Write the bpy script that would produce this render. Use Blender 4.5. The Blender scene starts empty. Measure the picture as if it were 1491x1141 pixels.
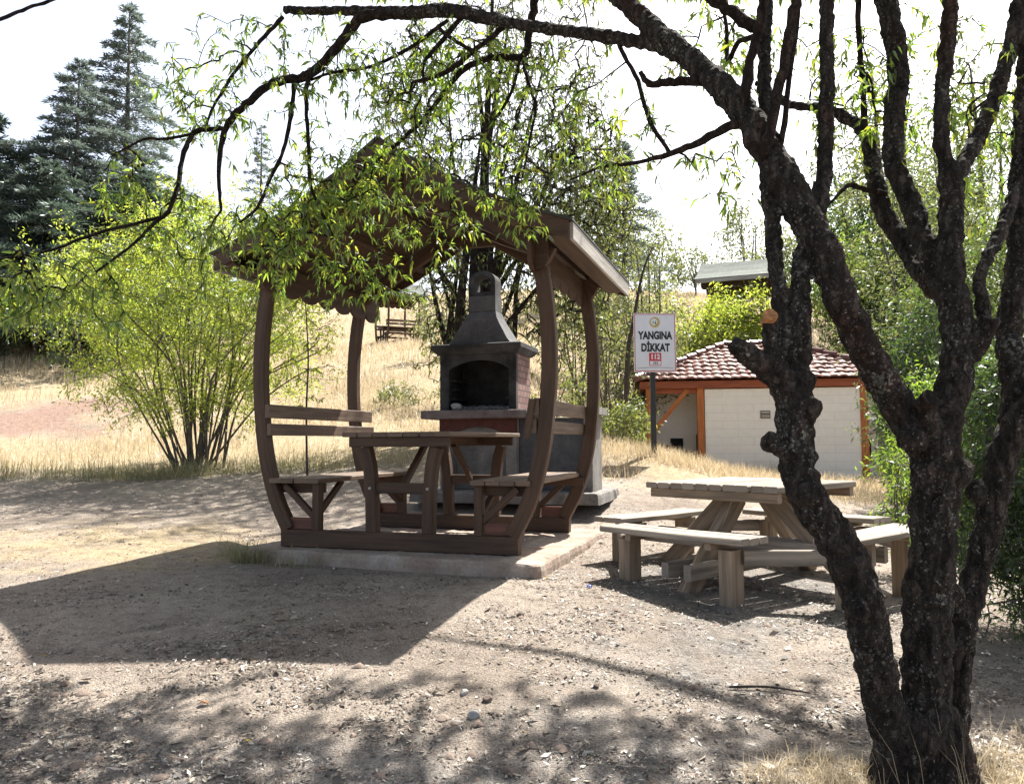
import bpy, bmesh, math, random
import numpy as np
from mathutils import Vector, Matrix

random.seed(7)
RNG = np.random.default_rng(7)
sc = bpy.context.scene
COL = sc.collection

# ------------------------------------------------------------------ camera
F, PITCH, ROLL, EYE = 1135.05, 0.0636, -0.0056, 1.0

def ray(x, y):
    u, v = x - 745.5, y - 570.5
    cr, sr = math.cos(ROLL), math.sin(ROLL)
    u, v = u * cr + v * sr, -u * sr + v * cr
    c, s = math.cos(PITCH), math.sin(PITCH)
    return np.array([u / F, c + s * v / F, s - c * v / F])

def at(x, y, Y):
    """photo position -> point at distance Y in front of the viewer"""
    r = ray(x, y)
    return r / r[1] * Y + np.array([0, 0, EYE])

cam = bpy.data.cameras.new('camera')
cam.sensor_width = 36
cam.lens = 36 * F / 1491
cam.clip_end = 600
cam.clip_start = 0.05
camo = bpy.data.objects.new('camera', cam)
COL.objects.link(camo)
r0 = Vector(ray(745.5, 570.5)).normalized()
rx = (Vector(ray(746.5, 570.5)) - Vector(ray(745.5, 570.5))).normalized()
ry = rx.cross(r0) * -1
up = rx.cross(-r0) * -1
up = (-r0).cross(rx)
camo.matrix_world = Matrix((
    (rx.x, up.x, -r0.x, 0), (rx.y, up.y, -r0.y, 0), (rx.z, up.z, -r0.z, EYE), (0, 0, 0, 1)))
sc.camera = camo

# ------------------------------------------------------------------ light
SUN_EL, SUN_AZ = math.radians(55.5), math.radians(35)
w = bpy.data.worlds.new('World')
sc.world = w
w.use_nodes = True
nt = w.node_tree
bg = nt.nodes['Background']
sky = nt.nodes.new('ShaderNodeTexSky')
sky.sky_type = 'NISHITA'
sky.sun_disc = False
sky.sun_elevation = SUN_EL
sky.sun_rotation = SUN_AZ
sky.air_density = 1.0
sky.dust_density = 5.0
hs = nt.nodes.new('ShaderNodeHueSaturation')
hs.inputs['Saturation'].default_value = 0.75
nt.links.new(sky.outputs[0], hs.inputs['Color'])
nt.links.new(hs.outputs[0], bg.inputs[0])
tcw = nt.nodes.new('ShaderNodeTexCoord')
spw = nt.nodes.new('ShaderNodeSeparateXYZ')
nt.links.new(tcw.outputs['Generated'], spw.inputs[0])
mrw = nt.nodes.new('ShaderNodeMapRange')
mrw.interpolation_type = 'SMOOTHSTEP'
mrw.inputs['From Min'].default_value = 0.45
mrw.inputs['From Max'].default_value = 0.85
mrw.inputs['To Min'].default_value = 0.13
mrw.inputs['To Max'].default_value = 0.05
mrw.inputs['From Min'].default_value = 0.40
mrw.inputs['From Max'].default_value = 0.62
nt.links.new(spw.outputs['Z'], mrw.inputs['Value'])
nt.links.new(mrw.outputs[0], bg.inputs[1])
sun = bpy.data.lights.new('sun', 'SUN')
sun.energy = 5.0
sun.angle = math.radians(0.53)
sun.color = (1.0, 0.95, 0.86)
suno = bpy.data.objects.new('sun', sun)
COL.objects.link(suno)
sd = Vector((math.sin(SUN_AZ) * math.cos(SUN_EL), math.cos(SUN_AZ) * math.cos(SUN_EL), math.sin(SUN_EL)))
suno.rotation_euler = sd.to_track_quat('Z', 'Y').to_euler()
suno.location = sd * 60
sc.view_settings.view_transform = 'Standard'
sc.view_settings.look = 'None'
sc.view_settings.gamma = 1
sc.view_settings.exposure = 1.5
sc.cycles.max_bounces = 8
sc.cycles.transparent_max_bounces = 8
sc.cycles.use_denoising = True

# ------------------------------------------------------------------ materials
def mat(name):
    m = bpy.data.materials.new(name)
    m.use_nodes = True
    n = m.node_tree
    return m, n, n.nodes['Principled BSDF']

def N(n, typ, **kw):
    o = n.nodes.new(typ)
    for k, v in kw.items():
        setattr(o, k, v)
    return o

def ramp(n, fac, stops):
    r = n.nodes.new('ShaderNodeValToRGB')
    el = r.color_ramp.elements
    while len(el) < len(stops):
        el.new(0.5)
    for e, (p, c) in zip(el, stops):
        e.position = p
        e.color = (c[0], c[1], c[2], 1) if hasattr(c, '__len__') else (c, c, c, 1)
    n.links.new(fac, r.inputs[0])
    return r.outputs[0]

def mix(n, fac, a, b, mode='MIX'):
    m = n.nodes.new('ShaderNodeMix')
    m.data_type = 'RGBA'
    m.blend_type = mode
    for i, v in ((0, fac), (6, a), (7, b)):
        if isinstance(v, bpy.types.NodeSocket):
            n.links.new(v, m.inputs[i])
        elif hasattr(v, '__len__'):
            m.inputs[i].default_value = (v[0], v[1], v[2], 1)
        else:
            m.inputs[i].default_value = v
    return m.outputs[2]

def coords(n, kind='Object', scale=(1, 1, 1)):
    t = n.nodes.new('ShaderNodeTexCoord')
    mp = n.nodes.new('ShaderNodeMapping')
    mp.inputs['Scale'].default_value = scale
    n.links.new(t.outputs[kind], mp.inputs[0])
    return mp.outputs[0]

def noise(n, vec, scale, detail=4, rough=0.55):
    t = n.nodes.new('ShaderNodeTexNoise')
    t.inputs['Scale'].default_value = scale
    t.inputs['Detail'].default_value = detail
    t.inputs['Roughness'].default_value = rough
    n.links.new(vec, t.inputs['Vector'])
    return t.outputs[0]

def bump(n, h, strength, dist, b):
    bp = n.nodes.new('ShaderNodeBump')
    bp.inputs['Strength'].default_value = strength
    bp.inputs['Distance'].default_value = dist
    n.links.new(h, bp.inputs['Height'])
    n.links.new(bp.outputs[0], b.inputs['Normal'])

def wood(name, dark, light, rough=0.7, wear=None, island=0.25):
    m, n, b = mat(name)
    uv = coords(n, 'UV', (2.2, 38, 1))
    g = noise(n, uv, 1.0, 6, 0.6)
    col = ramp(n, g, [(0.3, dark), (0.7, light)])
    big = noise(n, coords(n, 'UV', (1.1, 14, 1)), 1.3, 5)
    col = mix(n, 0.5, col, ramp(n, big, [(0.32, tuple(x * 0.5 for x in dark)), (0.68, tuple(min(1, x * 1.45) for x in light))]))
    if wear:
        wn = noise(n, coords(n, 'UV', (4, 22, 1)), 2.0, 6, 0.7)
        f = ramp(n, wn, [(0.60, 0.0), (0.74, 0.8)])
        col = mix(n, f, col, wear)
    geo = n.nodes.new('ShaderNodeNewGeometry')
    rnd = ramp(n, geo.outputs['Random Per Island'], [(0, 1 - island), (1, 1 + island)])
    col = mix(n, 1.0, col, rnd, 'MULTIPLY')
    n.links.new(col, b.inputs['Base Color'])
    b.inputs['Roughness'].default_value = rough
    bump(n, g, 0.35, 0.004, b)
    return m

def rocky(name, stops, scale=3.0, rough=0.9, bs=0.5, bd=0.01, fine=40):
    m, n, b = mat(name)
    co = coords(n)
    a = noise(n, co, scale, 6, 0.6)
    f = noise(n, co, fine, 4, 0.7)
    col = ramp(n, a, stops)
    col = mix(n, 0.55, col, ramp(n, f, [(0.3, 0.45), (0.7, 1.0)]), 'MULTIPLY')
    n.links.new(col, b.inputs['Base Color'])
    b.inputs['Roughness'].default_value = rough
    bump(n, f, bs, bd, b)
    return m

def plain(name, c, rough=0.6, metal=0.0, var=0.15, scale=8):
    m, n, b = mat(name)
    a = noise(n, coords(n), scale, 5)
    col = ramp(n, a, [(0.3, tuple(x * (1 - var) for x in c)), (0.7, tuple(min(1, x * (1 + var)) for x in c))])
    n.links.new(col, b.inputs['Base Color'])
    b.inputs['Roughness'].default_value = rough
    b.inputs['Metallic'].default_value = metal
    return m

def leafmat(name, cols, trans, tw=0.5, rough=0.45):
    """leaf: diffuse upper side, light shining through, a little gloss; colour varies leaf by leaf"""
    m = bpy.data.materials.new(name)
    m.use_nodes = True
    n = m.node_tree
    n.nodes.remove(n.nodes['Principled BSDF'])
    out = n.nodes['Material Output']
    geo = n.nodes.new('ShaderNodeNewGeometry')
    k = len(cols)
    c = ramp(n, geo.outputs['Random Per Island'], [(i / max(1, k - 1), cols[i]) for i in range(k)])
    t = ramp(n, geo.outputs['Random Per Island'], [(i / max(1, k - 1), trans[i]) for i in range(k)])
    d = N(n, 'ShaderNodeBsdfDiffuse'); n.links.new(c, d.inputs[0])
    tr = N(n, 'ShaderNodeBsdfTranslucent'); n.links.new(t, tr.inputs[0])
    gl = N(n, 'ShaderNodeBsdfGlossy'); gl.inputs['Roughness'].default_value = rough
    gl.inputs[0].default_value = (0.9, 0.95, 1, 1)
    a = N(n, 'ShaderNodeMixShader'); a.inputs[0].default_value = tw
    n.links.new(d.outputs[0], a.inputs[1]); n.links.new(tr.outputs[0], a.inputs[2])
    e = N(n, 'ShaderNodeMixShader'); e.inputs[0].default_value = 0.06
    n.links.new(a.outputs[0], e.inputs[1]); n.links.new(gl.outputs[0], e.inputs[2])
    n.links.new(e.outputs[0], out.inputs[0])
    return m

M = {}
M['stain'] = wood('stained_timber', (0.036, 0.019, 0.011), (0.082, 0.045, 0.026), 0.7, wear=(0.13, 0.085, 0.055))
M['stain_red'] = wood('reddish_stained_timber', (0.085, 0.032, 0.020), (0.14, 0.055, 0.036), 0.62)
M['stain_worn'] = wood('worn_stained_timber', (0.07, 0.044, 0.030), (0.17, 0.118, 0.085), 0.65, wear=(0.30, 0.25, 0.20))
M['grey_wood'] = wood('weathered_timber', (0.13, 0.11, 0.093), (0.33, 0.285, 0.24), 0.85, wear=(0.08, 0.062, 0.05))
M['tan_wood'] = wood('pale_timber', (0.13, 0.095, 0.068), (0.31, 0.24, 0.175), 0.85, wear=(0.09, 0.07, 0.055))
M['fascia'] = wood('grey_fascia', (0.22, 0.20, 0.18), (0.42, 0.40, 0.37), 0.7, wear=(0.12, 0.09, 0.07))
M['orange_wood'] = wood('orange_timber', (0.30, 0.085, 0.02), (0.45, 0.15, 0.04), 0.6)
M['redbrown_wood'] = wood('redbrown_timber', (0.20, 0.045, 0.018), (0.30, 0.08, 0.03), 0.6)
M['concrete'] = rocky('concrete', [(0.3, (0.27, 0.20, 0.16)), (0.5, (0.36, 0.28, 0.23)), (0.7, (0.47, 0.41, 0.36))], 3.2)
M['grey_concrete'] = rocky('grey_concrete', [(0.3, (0.14, 0.13, 0.125)), (0.5, (0.24, 0.23, 0.22)), (0.7, (0.34, 0.325, 0.31))], 4)
M['hood'] = rocky('sooty_hood', [(0.3, (0.065, 0.067, 0.073)), (0.7, (0.14, 0.143, 0.152))], 5, bs=0.25)
M['soot'] = rocky('soot', [(0.3, (0.012, 0.012, 0.013)), (0.7, (0.05, 0.05, 0.052))], 6)
M['soot_grey'] = rocky('sooty_concrete', [(0.35, (0.016, 0.016, 0.018)), (0.65, (0.085, 0.085, 0.09))], 4)
M['ash'] = rocky('ash', [(0.35, (0.05, 0.05, 0.055)), (0.5, (0.35, 0.35, 0.36)), (0.7, (0.6, 0.6, 0.6))], 14, bs=1.0, bd=0.02, fine=60)
M['whitestone'] = rocky('pale_stone', [(0.3, (0.35, 0.34, 0.33)), (0.7, (0.5, 0.49, 0.47))], 8)
M['rock'] = rocky('brown_stone', [(0.3, (0.13, 0.095, 0.08)), (0.7, (0.30, 0.23, 0.19))], 12)
M['redpaint'] = rocky('faded_red_paint', [(0.3, (0.065, 0.024, 0.02)), (0.7, (0.15, 0.048, 0.038))], 9, bs=0.2)
M['plaster'] = rocky('white_plaster', [(0.3, (0.74, 0.71, 0.70)), (0.7, (0.86, 0.83, 0.82))], 1.2, bs=0.15)
M['black'] = plain('black_metal', (0.02, 0.02, 0.022), 0.45)
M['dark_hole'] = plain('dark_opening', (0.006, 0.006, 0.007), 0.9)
M['letter'] = plain('black_lettering', (0.012, 0.014, 0.02), 0.5)
M['signwhite'] = plain('white_sign_face', (0.70, 0.72, 0.78), 0.35, var=0.04)
M['signred'] = plain('red_sign_paint', (0.55, 0.03, 0.04), 0.4)
M['signgold'] = plain('gold_emblem', (0.50, 0.36, 0.08), 0.4)
M['signgreen'] = plain('green_emblem', (0.08, 0.22, 0.10), 0.4)
M['signline'] = plain('grey_line', (0.12, 0.13, 0.14), 0.5)
M['cutwood'] = plain('fresh_cut_wood', (0.34, 0.155, 0.06), 0.85, var=0.5, scale=55)
M['blue'] = plain('blue_plastic', (0.02, 0.08, 0.55), 0.35)
M['orange_leaf'] = plain('orange_leaf', (0.6, 0.19, 0.02), 0.6)
M['twig'] = plain('twig_bark', (0.055, 0.042, 0.036), 0.9, var=0.4, scale=20)
M['greytwig'] = plain('grey_bark', (0.10, 0.085, 0.075), 0.9, var=0.4, scale=9)
M['wire'] = plain('cable', (0.20, 0.14, 0.11), 0.6)

def shingles():
    m, n, b = mat('roof_shingles')
    br = N(n, 'ShaderNodeTexBrick')
    br.inputs['Scale'].default_value = 1
    br.inputs['Brick Width'].default_value = 0.33
    br.inputs['Row Height'].default_value = 0.14
    br.inputs['Mortar Size'].default_value = 0.006
    br.inputs['Color1'].default_value = (0.085, 0.105, 0.095, 1)
    br.inputs['Color2'].default_value = (0.14, 0.165, 0.15, 1)
    br.inputs['Mortar'].default_value = (0.05, 0.055, 0.05, 1)
    n.links.new(coords(n, 'UV'), br.inputs['Vector'])
    g = noise(n, coords(n), 60, 3)
    n.links.new(mix(n, 0.5, br.outputs[0], ramp(n, g, [(0.3, 0.5), (0.7, 1.0)]), 'MULTIPLY'), b.inputs['Base Color'])
    b.inputs['Roughness'].default_value = 0.9
    bump(n, br.outputs[1], -0.5, 0.01, b)
    return m
M['shingle'] = shingles()

def brickmat(name, c1, c2, mortar, bw, rh, ms, kind='UV', bs=0.6, dirt=0.5):
    m, n, b = mat(name)
    br = N(n, 'ShaderNodeTexBrick')
    br.inputs['Scale'].default_value = 1
    br.inputs['Brick Width'].default_value = bw
    br.inputs['Row Height'].default_value = rh
    br.inputs['Mortar Size'].default_value = ms
    br.inputs['Color1'].default_value = (*c1, 1)
    br.inputs['Color2'].default_value = (*c2, 1)
    br.inputs['Mortar'].default_value = (*mortar, 1)
    n.links.new(coords(n, kind), br.inputs['Vector'])
    g = noise(n, coords(n), 7, 6, 0.65)
    col = mix(n, dirt, br.outputs[0], ramp(n, g, [(0.3, 0.6), (0.7, 1.0)]), 'MULTIPLY')
    n.links.new(col, b.inputs['Base Color'])
    b.inputs['Roughness'].default_value = 0.85
    bump(n, br.outputs[1], -bs, 0.012, b)
    return m
M['counter'] = rocky('stained_counter', [(0.3, (0.13, 0.10, 0.095)), (0.7, (0.26, 0.22, 0.21))], 7)
M['brick'] = brickmat('small_red_brick', (0.20, 0.10, 0.09), (0.30, 0.19, 0.17), (0.10, 0.07, 0.065), 0.13, 0.075, 0.008)
M['block'] = brickmat('white_block', (0.88, 0.865, 0.85), (0.85, 0.835, 0.82), (0.60, 0.58, 0.56), 0.75, 0.2, 0.003, bs=0.25, dirt=0.22)

def bark(name, c0, c1, lichen, lo=0.60, scale=26):
    m, n, b = mat(name)
    co = coords(n, 'Object', (1, 1, 0.45))
    a = noise(n, co, 9, 6, 0.65)
    f = noise(n, co, scale, 6, 0.7)
    col = ramp(n, f, [(0.35, c0), (0.68, c1)])
    redd = noise(n, co, 4.5, 3)
    col = mix(n, ramp(n, redd, [(0.56, 0.0), (0.70, 0.55)]), col, (0.085, 0.036, 0.022))
    co2 = coords(n, 'Object')
    vo = N(n, 'ShaderNodeTexVoronoi'); vo.inputs['Scale'].default_value = 55; vo.inputs['Randomness'].default_value = 1
    wob = noise(n, co2, 30, 4, 0.7)
    mp2 = mix(n, 0.06, co2, wob, 'ADD')
    n.links.new(mp2, vo.inputs['Vector'])
    inv = N(n, 'ShaderNodeMath', operation='SUBTRACT'); inv.inputs[0].default_value = 0.95; n.links.new(vo.outputs['Distance'], inv.inputs[1])
    fine_ = noise(n, co2, 120, 3, 0.6)
    li_ = N(n, 'ShaderNodeMath', operation='MULTIPLY'); n.links.new(inv.outputs[0], li_.inputs[0]); n.links.new(fine_, li_.inputs[1])
    li = li_.outputs[0]
    big = noise(n, co2, 5.0, 4, 0.6)
    mm = N(n, 'ShaderNodeMath', operation='ADD')
    sc_ = N(n, 'ShaderNodeMath', operation='MULTIPLY'); sc_.inputs[1].default_value = 0.9
    n.links.new(big, sc_.inputs[0]); n.links.new(li, mm.inputs[0]); n.links.new(sc_.outputs[0], mm.inputs[1])
    lf = ramp(n, mm.outputs[0], [(lo + 0.27, 0.0), (lo + 0.33, 0.9)])
    col = mix(n, lf, col, lichen)
    n.links.new(col, b.inputs['Base Color'])
    b.inputs['Roughness'].default_value = 0.92
    b.inputs['Specular IOR Level'].default_value = 0.2
    vc = N(n, 'ShaderNodeTexVoronoi', feature='DISTANCE_TO_EDGE'); vc.inputs['Scale'].default_value = 24
    cz = coords(n, 'Object', (1, 1, 0.28))
    n.links.new(mix(n, 0.09, cz, wob, 'ADD'), vc.inputs['Vector'])
    crack = ramp(n, vc.outputs['Distance'], [(0.0, 0.0), (0.22, 1.0)])
    h = N(n, 'ShaderNodeMath', operation='ADD')
    n.links.new(f, h.inputs[0]); n.links.new(a, h.inputs[1])
    h2 = N(n, 'ShaderNodeMath', operation='ADD')
    n.links.new(h.outputs[0], h2.inputs[0]); n.links.new(crack, h2.inputs[1])
    col = mix(n, 0.75, col, ramp(n, vc.outputs['Distance'], [(0.0, 0.35), (0.10, 1.0)]), 'MULTIPLY')
    n.links.new(col, b.inputs['Base Color'])
    bump(n, h2.outputs[0], 1.0, 0.04, b)
    return m
M['bark'] = bark('dark_bark', (0.022, 0.018, 0.016), (0.115, 0.096, 0.084), (0.27, 0.27, 0.24), lo=0.555)
M['bark_far'] = bark('grey_far_bark', (0.035, 0.028, 0.024), (0.10, 0.08, 0.07), (0.15, 0.14, 0.13))
M['bark_branch'] = bark('branch_bark', (0.022, 0.016, 0.014), (0.075, 0.052, 0.043), (0.12, 0.11, 0.10), lo=0.66)

M['leaf_near'] = leafmat('almond_leaf', [(0.035, 0.060, 0.014), (0.06, 0.095, 0.018), (0.09, 0.125, 0.022), (0.15, 0.14, 0.02)],
                         [(0.12, 0.22, 0.03), (0.27, 0.44, 0.04), (0.44, 0.62, 0.06), (0.60, 0.60, 0.06)], 0.58)
M['leaf_bush'] = leafmat('shrub_leaf', [(0.08, 0.10, 0.018), (0.12, 0.14, 0.022), (0.15, 0.155, 0.025)],
                         [(0.36, 0.50, 0.05), (0.52, 0.64, 0.07), (0.66, 0.70, 0.09)], 0.58)
M['leaf_weep'] = leafmat('weeping_leaf', [(0.05, 0.07, 0.02), (0.08, 0.095, 0.03), (0.11, 0.115, 0.035)],
                         [(0.18, 0.24, 0.05), (0.28, 0.33, 0.07), (0.36, 0.38, 0.08)], 0.45)
M['leaf_green'] = leafmat('green_leaf', [(0.035, 0.065, 0.012), (0.06, 0.10, 0.02), (0.09, 0.125, 0.02)],
                          [(0.16, 0.30, 0.03), (0.28, 0.44, 0.04), (0.42, 0.52, 0.06)], 0.5)
M['leaf_mid'] = leafmat('mid_green_leaf', [(0.03, 0.05, 0.014), (0.055, 0.08, 0.022), (0.08, 0.10, 0.025)],
                          [(0.09, 0.16, 0.03), (0.19, 0.28, 0.04), (0.34, 0.40, 0.07)], 0.45)
M['leaf_dark'] = leafmat('dark_leaf', [(0.025, 0.045, 0.015), (0.045, 0.07, 0.022), (0.06, 0.085, 0.03)],
                         [(0.06, 0.12, 0.02), (0.10, 0.18, 0.03), (0.16, 0.24, 0.05)], 0.4)
M['leaf_olive'] = leafmat('olive_leaf', [(0.07, 0.085, 0.035), (0.10, 0.115, 0.045), (0.12, 0.13, 0.06)],
                          [(0.20, 0.25, 0.07), (0.28, 0.33, 0.09), (0.34, 0.36, 0.11)], 0.4)
M['needle'] = leafmat('blue_green_needles', [(0.075, 0.10, 0.09), (0.11, 0.14, 0.125), (0.14, 0.17, 0.155)],  # blue-green needles, with backlit haze put into the pale tone
                      [(0.12, 0.17, 0.14), (0.18, 0.23, 0.19), (0.22, 0.27, 0.23)], 0.4)
M['needle_dark'] = leafmat('dark_needles', [(0.05, 0.075, 0.06), (0.075, 0.105, 0.085), (0.10, 0.13, 0.105)],
                           [(0.07, 0.11, 0.075), (0.10, 0.15, 0.10), (0.13, 0.18, 0.12)], 0.35)
M['dry'] = leafmat('dry_grass_blade', [(0.42, 0.32, 0.19), (0.54, 0.43, 0.27), (0.62, 0.52, 0.36), (0.40, 0.32, 0.22)],
                   [(0.50, 0.40, 0.24), (0.60, 0.49, 0.31), (0.65, 0.55, 0.38), (0.45, 0.37, 0.25)], 0.4, 0.5)
M['greengrass'] = leafmat('green_grass_blade', [(0.16, 0.16, 0.08), (0.26, 0.23, 0.12), (0.36, 0.31, 0.18)],
                          [(0.24, 0.26, 0.11), (0.34, 0.33, 0.15), (0.44, 0.39, 0.21)], 0.4, 0.5)
M['litter'] = leafmat('litter_chips', [(0.035, 0.03, 0.026), (0.06, 0.05, 0.042), (0.14, 0.11, 0.085), (0.34, 0.29, 0.23), (0.60, 0.56, 0.50)],
                      [(0.10, 0.07, 0.05), (0.16, 0.12, 0.08), (0.3, 0.25, 0.2), (0.48, 0.43, 0.37), (0.55, 0.5, 0.45)], 0.15, 0.5)
M['yellow_leaf'] = leafmat('yellow_fallen_leaf', [(0.45, 0.30, 0.03), (0.5, 0.38, 0.06)], [(0.5, 0.35, 0.03), (0.5, 0.38, 0.06)], 0.2)

# ------------------------------------------------------------------ object helpers
def tag(o, label=None, cat=None, group=None, kind=None):
    if label: o['label'] = label
    if cat: o['category'] = cat
    if group: o['group'] = group
    if kind: o['kind'] = kind
    return o

def empty(name, loc=(0, 0, 0), rz=0.0):
    o = bpy.data.objects.new(name, None)
    o.empty_display_size = 0.2
    o.location = tuple(float(t) for t in loc)
    o.rotation_euler = (0, 0, rz)
    COL.objects.link(o)
    return o

def link(name, me, m, parent=None, smooth=False):
    if m is not None:
        me.materials.append(m)
    if smooth:
        me.polygons.foreach_set('use_smooth', [True] * len(me.polygons))
    o = bpy.data.objects.new(name, me)
    COL.objects.link(o)
    if parent is not None:
        o.parent = parent
    return o

def V(a): return np.array(a, float)
def unit(a):
    a = np.asarray(a, float)
    return a / (np.linalg.norm(a) + 1e-12)

class MB:
    def __init__(s):
        s.v, s.f, s.u = [], [], []
    def add(s, verts, faces, uvs=None):
        k = len(s.v)
        s.v += [tuple(float(t) for t in p) for p in verts]
        for i, fc in enumerate(faces):
            s.f.append(tuple(k + j for j in fc))
            s.u.append(uvs[i] if uvs else [(0.0, 0.0)] * len(fc))
    def sweep(s, pts, side, w, d, ch=0.006, caps=True, taper=None):
        """rectangular timber along pts; 'side' = direction of thickness d; w is across"""
        pts = [V(p) for p in pts]
        side = unit(side)
        n = len(pts)
        L = 0.0
        off = random.random() * 20
        vo = random.random() * 20
        rings, lens = [], []
        for i, p in enumerate(pts):
            t = unit(pts[min(n - 1, i + 1)] - pts[max(0, i - 1)])
            c = unit(np.cross(t, side)); sd_ = unit(np.cross(c, t))
            if i: L += np.linalg.norm(p - pts[i - 1])
            lens.append(L)
            k = 1 if taper is None else taper[i]
            a, b = w / 2 * k, d / 2
            h = min(ch, a * 0.4, b * 0.4)
            sec = [(a - h, b), (-a + h, b), (-a, b - h), (-a, -b + h), (-a + h, -b), (a - h, -b), (a, -b + h), (a, b - h)]
            rings.append([p + c * x + sd_ * y for x, y in sec])
        per = [0]
        sec2 = [(w / 2, d / 2), (-w / 2, d / 2), (-w / 2, d / 2), (-w / 2, -d / 2), (-w / 2, -d / 2), (w / 2, -d / 2), (w / 2, -d / 2), (w / 2, d / 2), (w / 2, d / 2)]
        for i in range(8):
            per.append(per[-1] + math.hypot(sec2[i + 1][0] - sec2[i][0], sec2[i + 1][1] - sec2[i][1]) + 0.002)
        vs = [p for r in rings for p in r]
        fs, us = [], []
        for i in range(n - 1):
            for j in range(8):
                j2 = (j + 1) % 8
                fs.append((i * 8 + j, i * 8 + j2, (i + 1) * 8 + j2, (i + 1) * 8 + j))
                us.append([(off + lens[i], vo + per[j]), (off + lens[i], vo + per[j + 1]), (off + lens[i + 1], vo + per[j + 1]), (off + lens[i + 1], vo + per[j])])
        if caps:
            fs.append(tuple(range(7, -1, -1))); us.append([(off + x * 0.02, vo + y * 0.5) for x, y in zip(range(8), range(8))])
            fs.append(tuple((n - 1) * 8 + j for j in range(8))); us.append([(off + x * 0.02, vo + y * 0.5) for x, y in zip(range(8), range(8))])
        s.add(vs, fs, us)
    def beam(s, p0, p1, w, d, side=(0, 0, 1), ch=0.006):
        """w across, d along 'side'"""
        s.sweep([p0, p1], side, w, d, ch)
    def box(s, lo, hi, ch=0.004):
        lo, hi = V(lo), V(hi)
        c = (lo + hi) / 2; e = hi - lo
        ax = int(np.argmax(e))
        a, b = c.copy(), c.copy()
        a[ax], b[ax] = lo[ax], hi[ax]
        sides = {0: ((0, 0, 1), 1, 2), 1: ((0, 0, 1), 0, 2), 2: ((0, 1, 0), 0, 1)}[ax]
        s.sweep([a, b], sides[0], e[sides[1]], e[sides[2]], ch)
    def prism(s, poly, o, ex, ey, ez, t):
        """polygon in plane (ex,ey) at o, extruded by t along ez"""
        o, ex, ey, ez = V(o), V(ex), V(ey), V(ez)
        n = len(poly)
        a = [o + ex * x + ey * y for x, y in poly]
        b = [p + ez * t for p in a]
        nrm = np.cross(ex, ey)
        flip = np.dot(nrm, ez) < 0
        ar = sum(poly[i][0] * poly[(i + 1) % n][1] - poly[(i + 1) % n][0] * poly[i][1] for i in range(n))
        ff = flip != (ar < 0)
        fs = [tuple(range(n - 1, -1, -1)), tuple(range(n, 2 * n))]
        us = [[poly[i] for i in range(n - 1, -1, -1)], [poly[i] for i in range(n)]]
        acc = 0
        for i in range(n):
            j = (i + 1) % n
            l = math.dist(poly[i], poly[j])
            fs.append((i, j, n + j, n + i)); us.append([(acc, 0), (acc + l, 0), (acc + l, t), (acc, t)])
            acc += l
        if ff:
            fs = [tuple(reversed(q)) for q in fs]; us = [list(reversed(q)) for q in us]
        s.add(a + b, fs, us)
    def tube(s, pts, rad, sides=8, cap=True):
        pts = [V(p) for p in pts]
        n = len(pts)
        t = unit(pts[1] - pts[0])
        ref = V((0, 0, 1)) if abs(t[2]) < 0.9 else V((1, 0, 0))
        u = unit(np.cross(t, ref))
        vs, fs = [], []
        for i, p in enumerate(pts):
            t = unit(pts[min(n - 1, i + 1)] - pts[max(0, i - 1)])
            u = unit(u - t * np.dot(u, t)); w_ = np.cross(t, u)
            for j in range(sides):
                a = 2 * math.pi * j / sides
                vs.append(p + (u * math.cos(a) + w_ * math.sin(a)) * rad[i])
        for i in range(n - 1):
            for j in range(sides):
                j2 = (j + 1) % sides
                fs.append((i * sides + j, i * sides + j2, (i + 1) * sides + j2, (i + 1) * sides + j))
        if cap:
            fs.append(tuple(range(sides - 1, -1, -1)))
            fs.append(tuple((n - 1) * sides + j for j in range(sides)))
        s.add(vs, fs)
    def build(s, name, m, parent=None, smooth=False):
        me = bpy.data.meshes.new(name)
        me.from_pydata(s.v, [], s.f)
        uv = me.uv_layers.new(name='UVMap')
        uv.data.foreach_set('uv', [float(c) for fc in s.u for p in fc for c in p])
        me.update()
        return link(name, me, m, parent, smooth)

def raw_mesh(name, verts, quads, m, parent=None, tris=None, smooth=False):
    """fast mesh from numpy arrays"""
    me = bpy.data.meshes.new(name)
    verts = np.asarray(verts, np.float32)
    me.vertices.add(len(verts)); me.vertices.foreach_set('co', verts.ravel())
    parts, starts, tot = [], [], 0
    for arr in (quads, tris):
        if arr is None or len(arr) == 0: continue
        arr = np.asarray(arr, np.int32)
        k = arr.shape[1]
        starts.append(tot + np.arange(len(arr)) * k); tot += arr.size
        parts.append(arr.ravel())
    idx = np.concatenate(parts); st = np.concatenate(starts).astype(np.int32)
    me.loops.add(len(idx)); me.loops.foreach_set('vertex_index', idx.astype(np.int32))
    me.polygons.add(len(st)); me.polygons.foreach_set('loop_start', st)
    me.update(calc_edges=True)
    me.validate()
    return link(name, me, m, parent, smooth)

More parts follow.
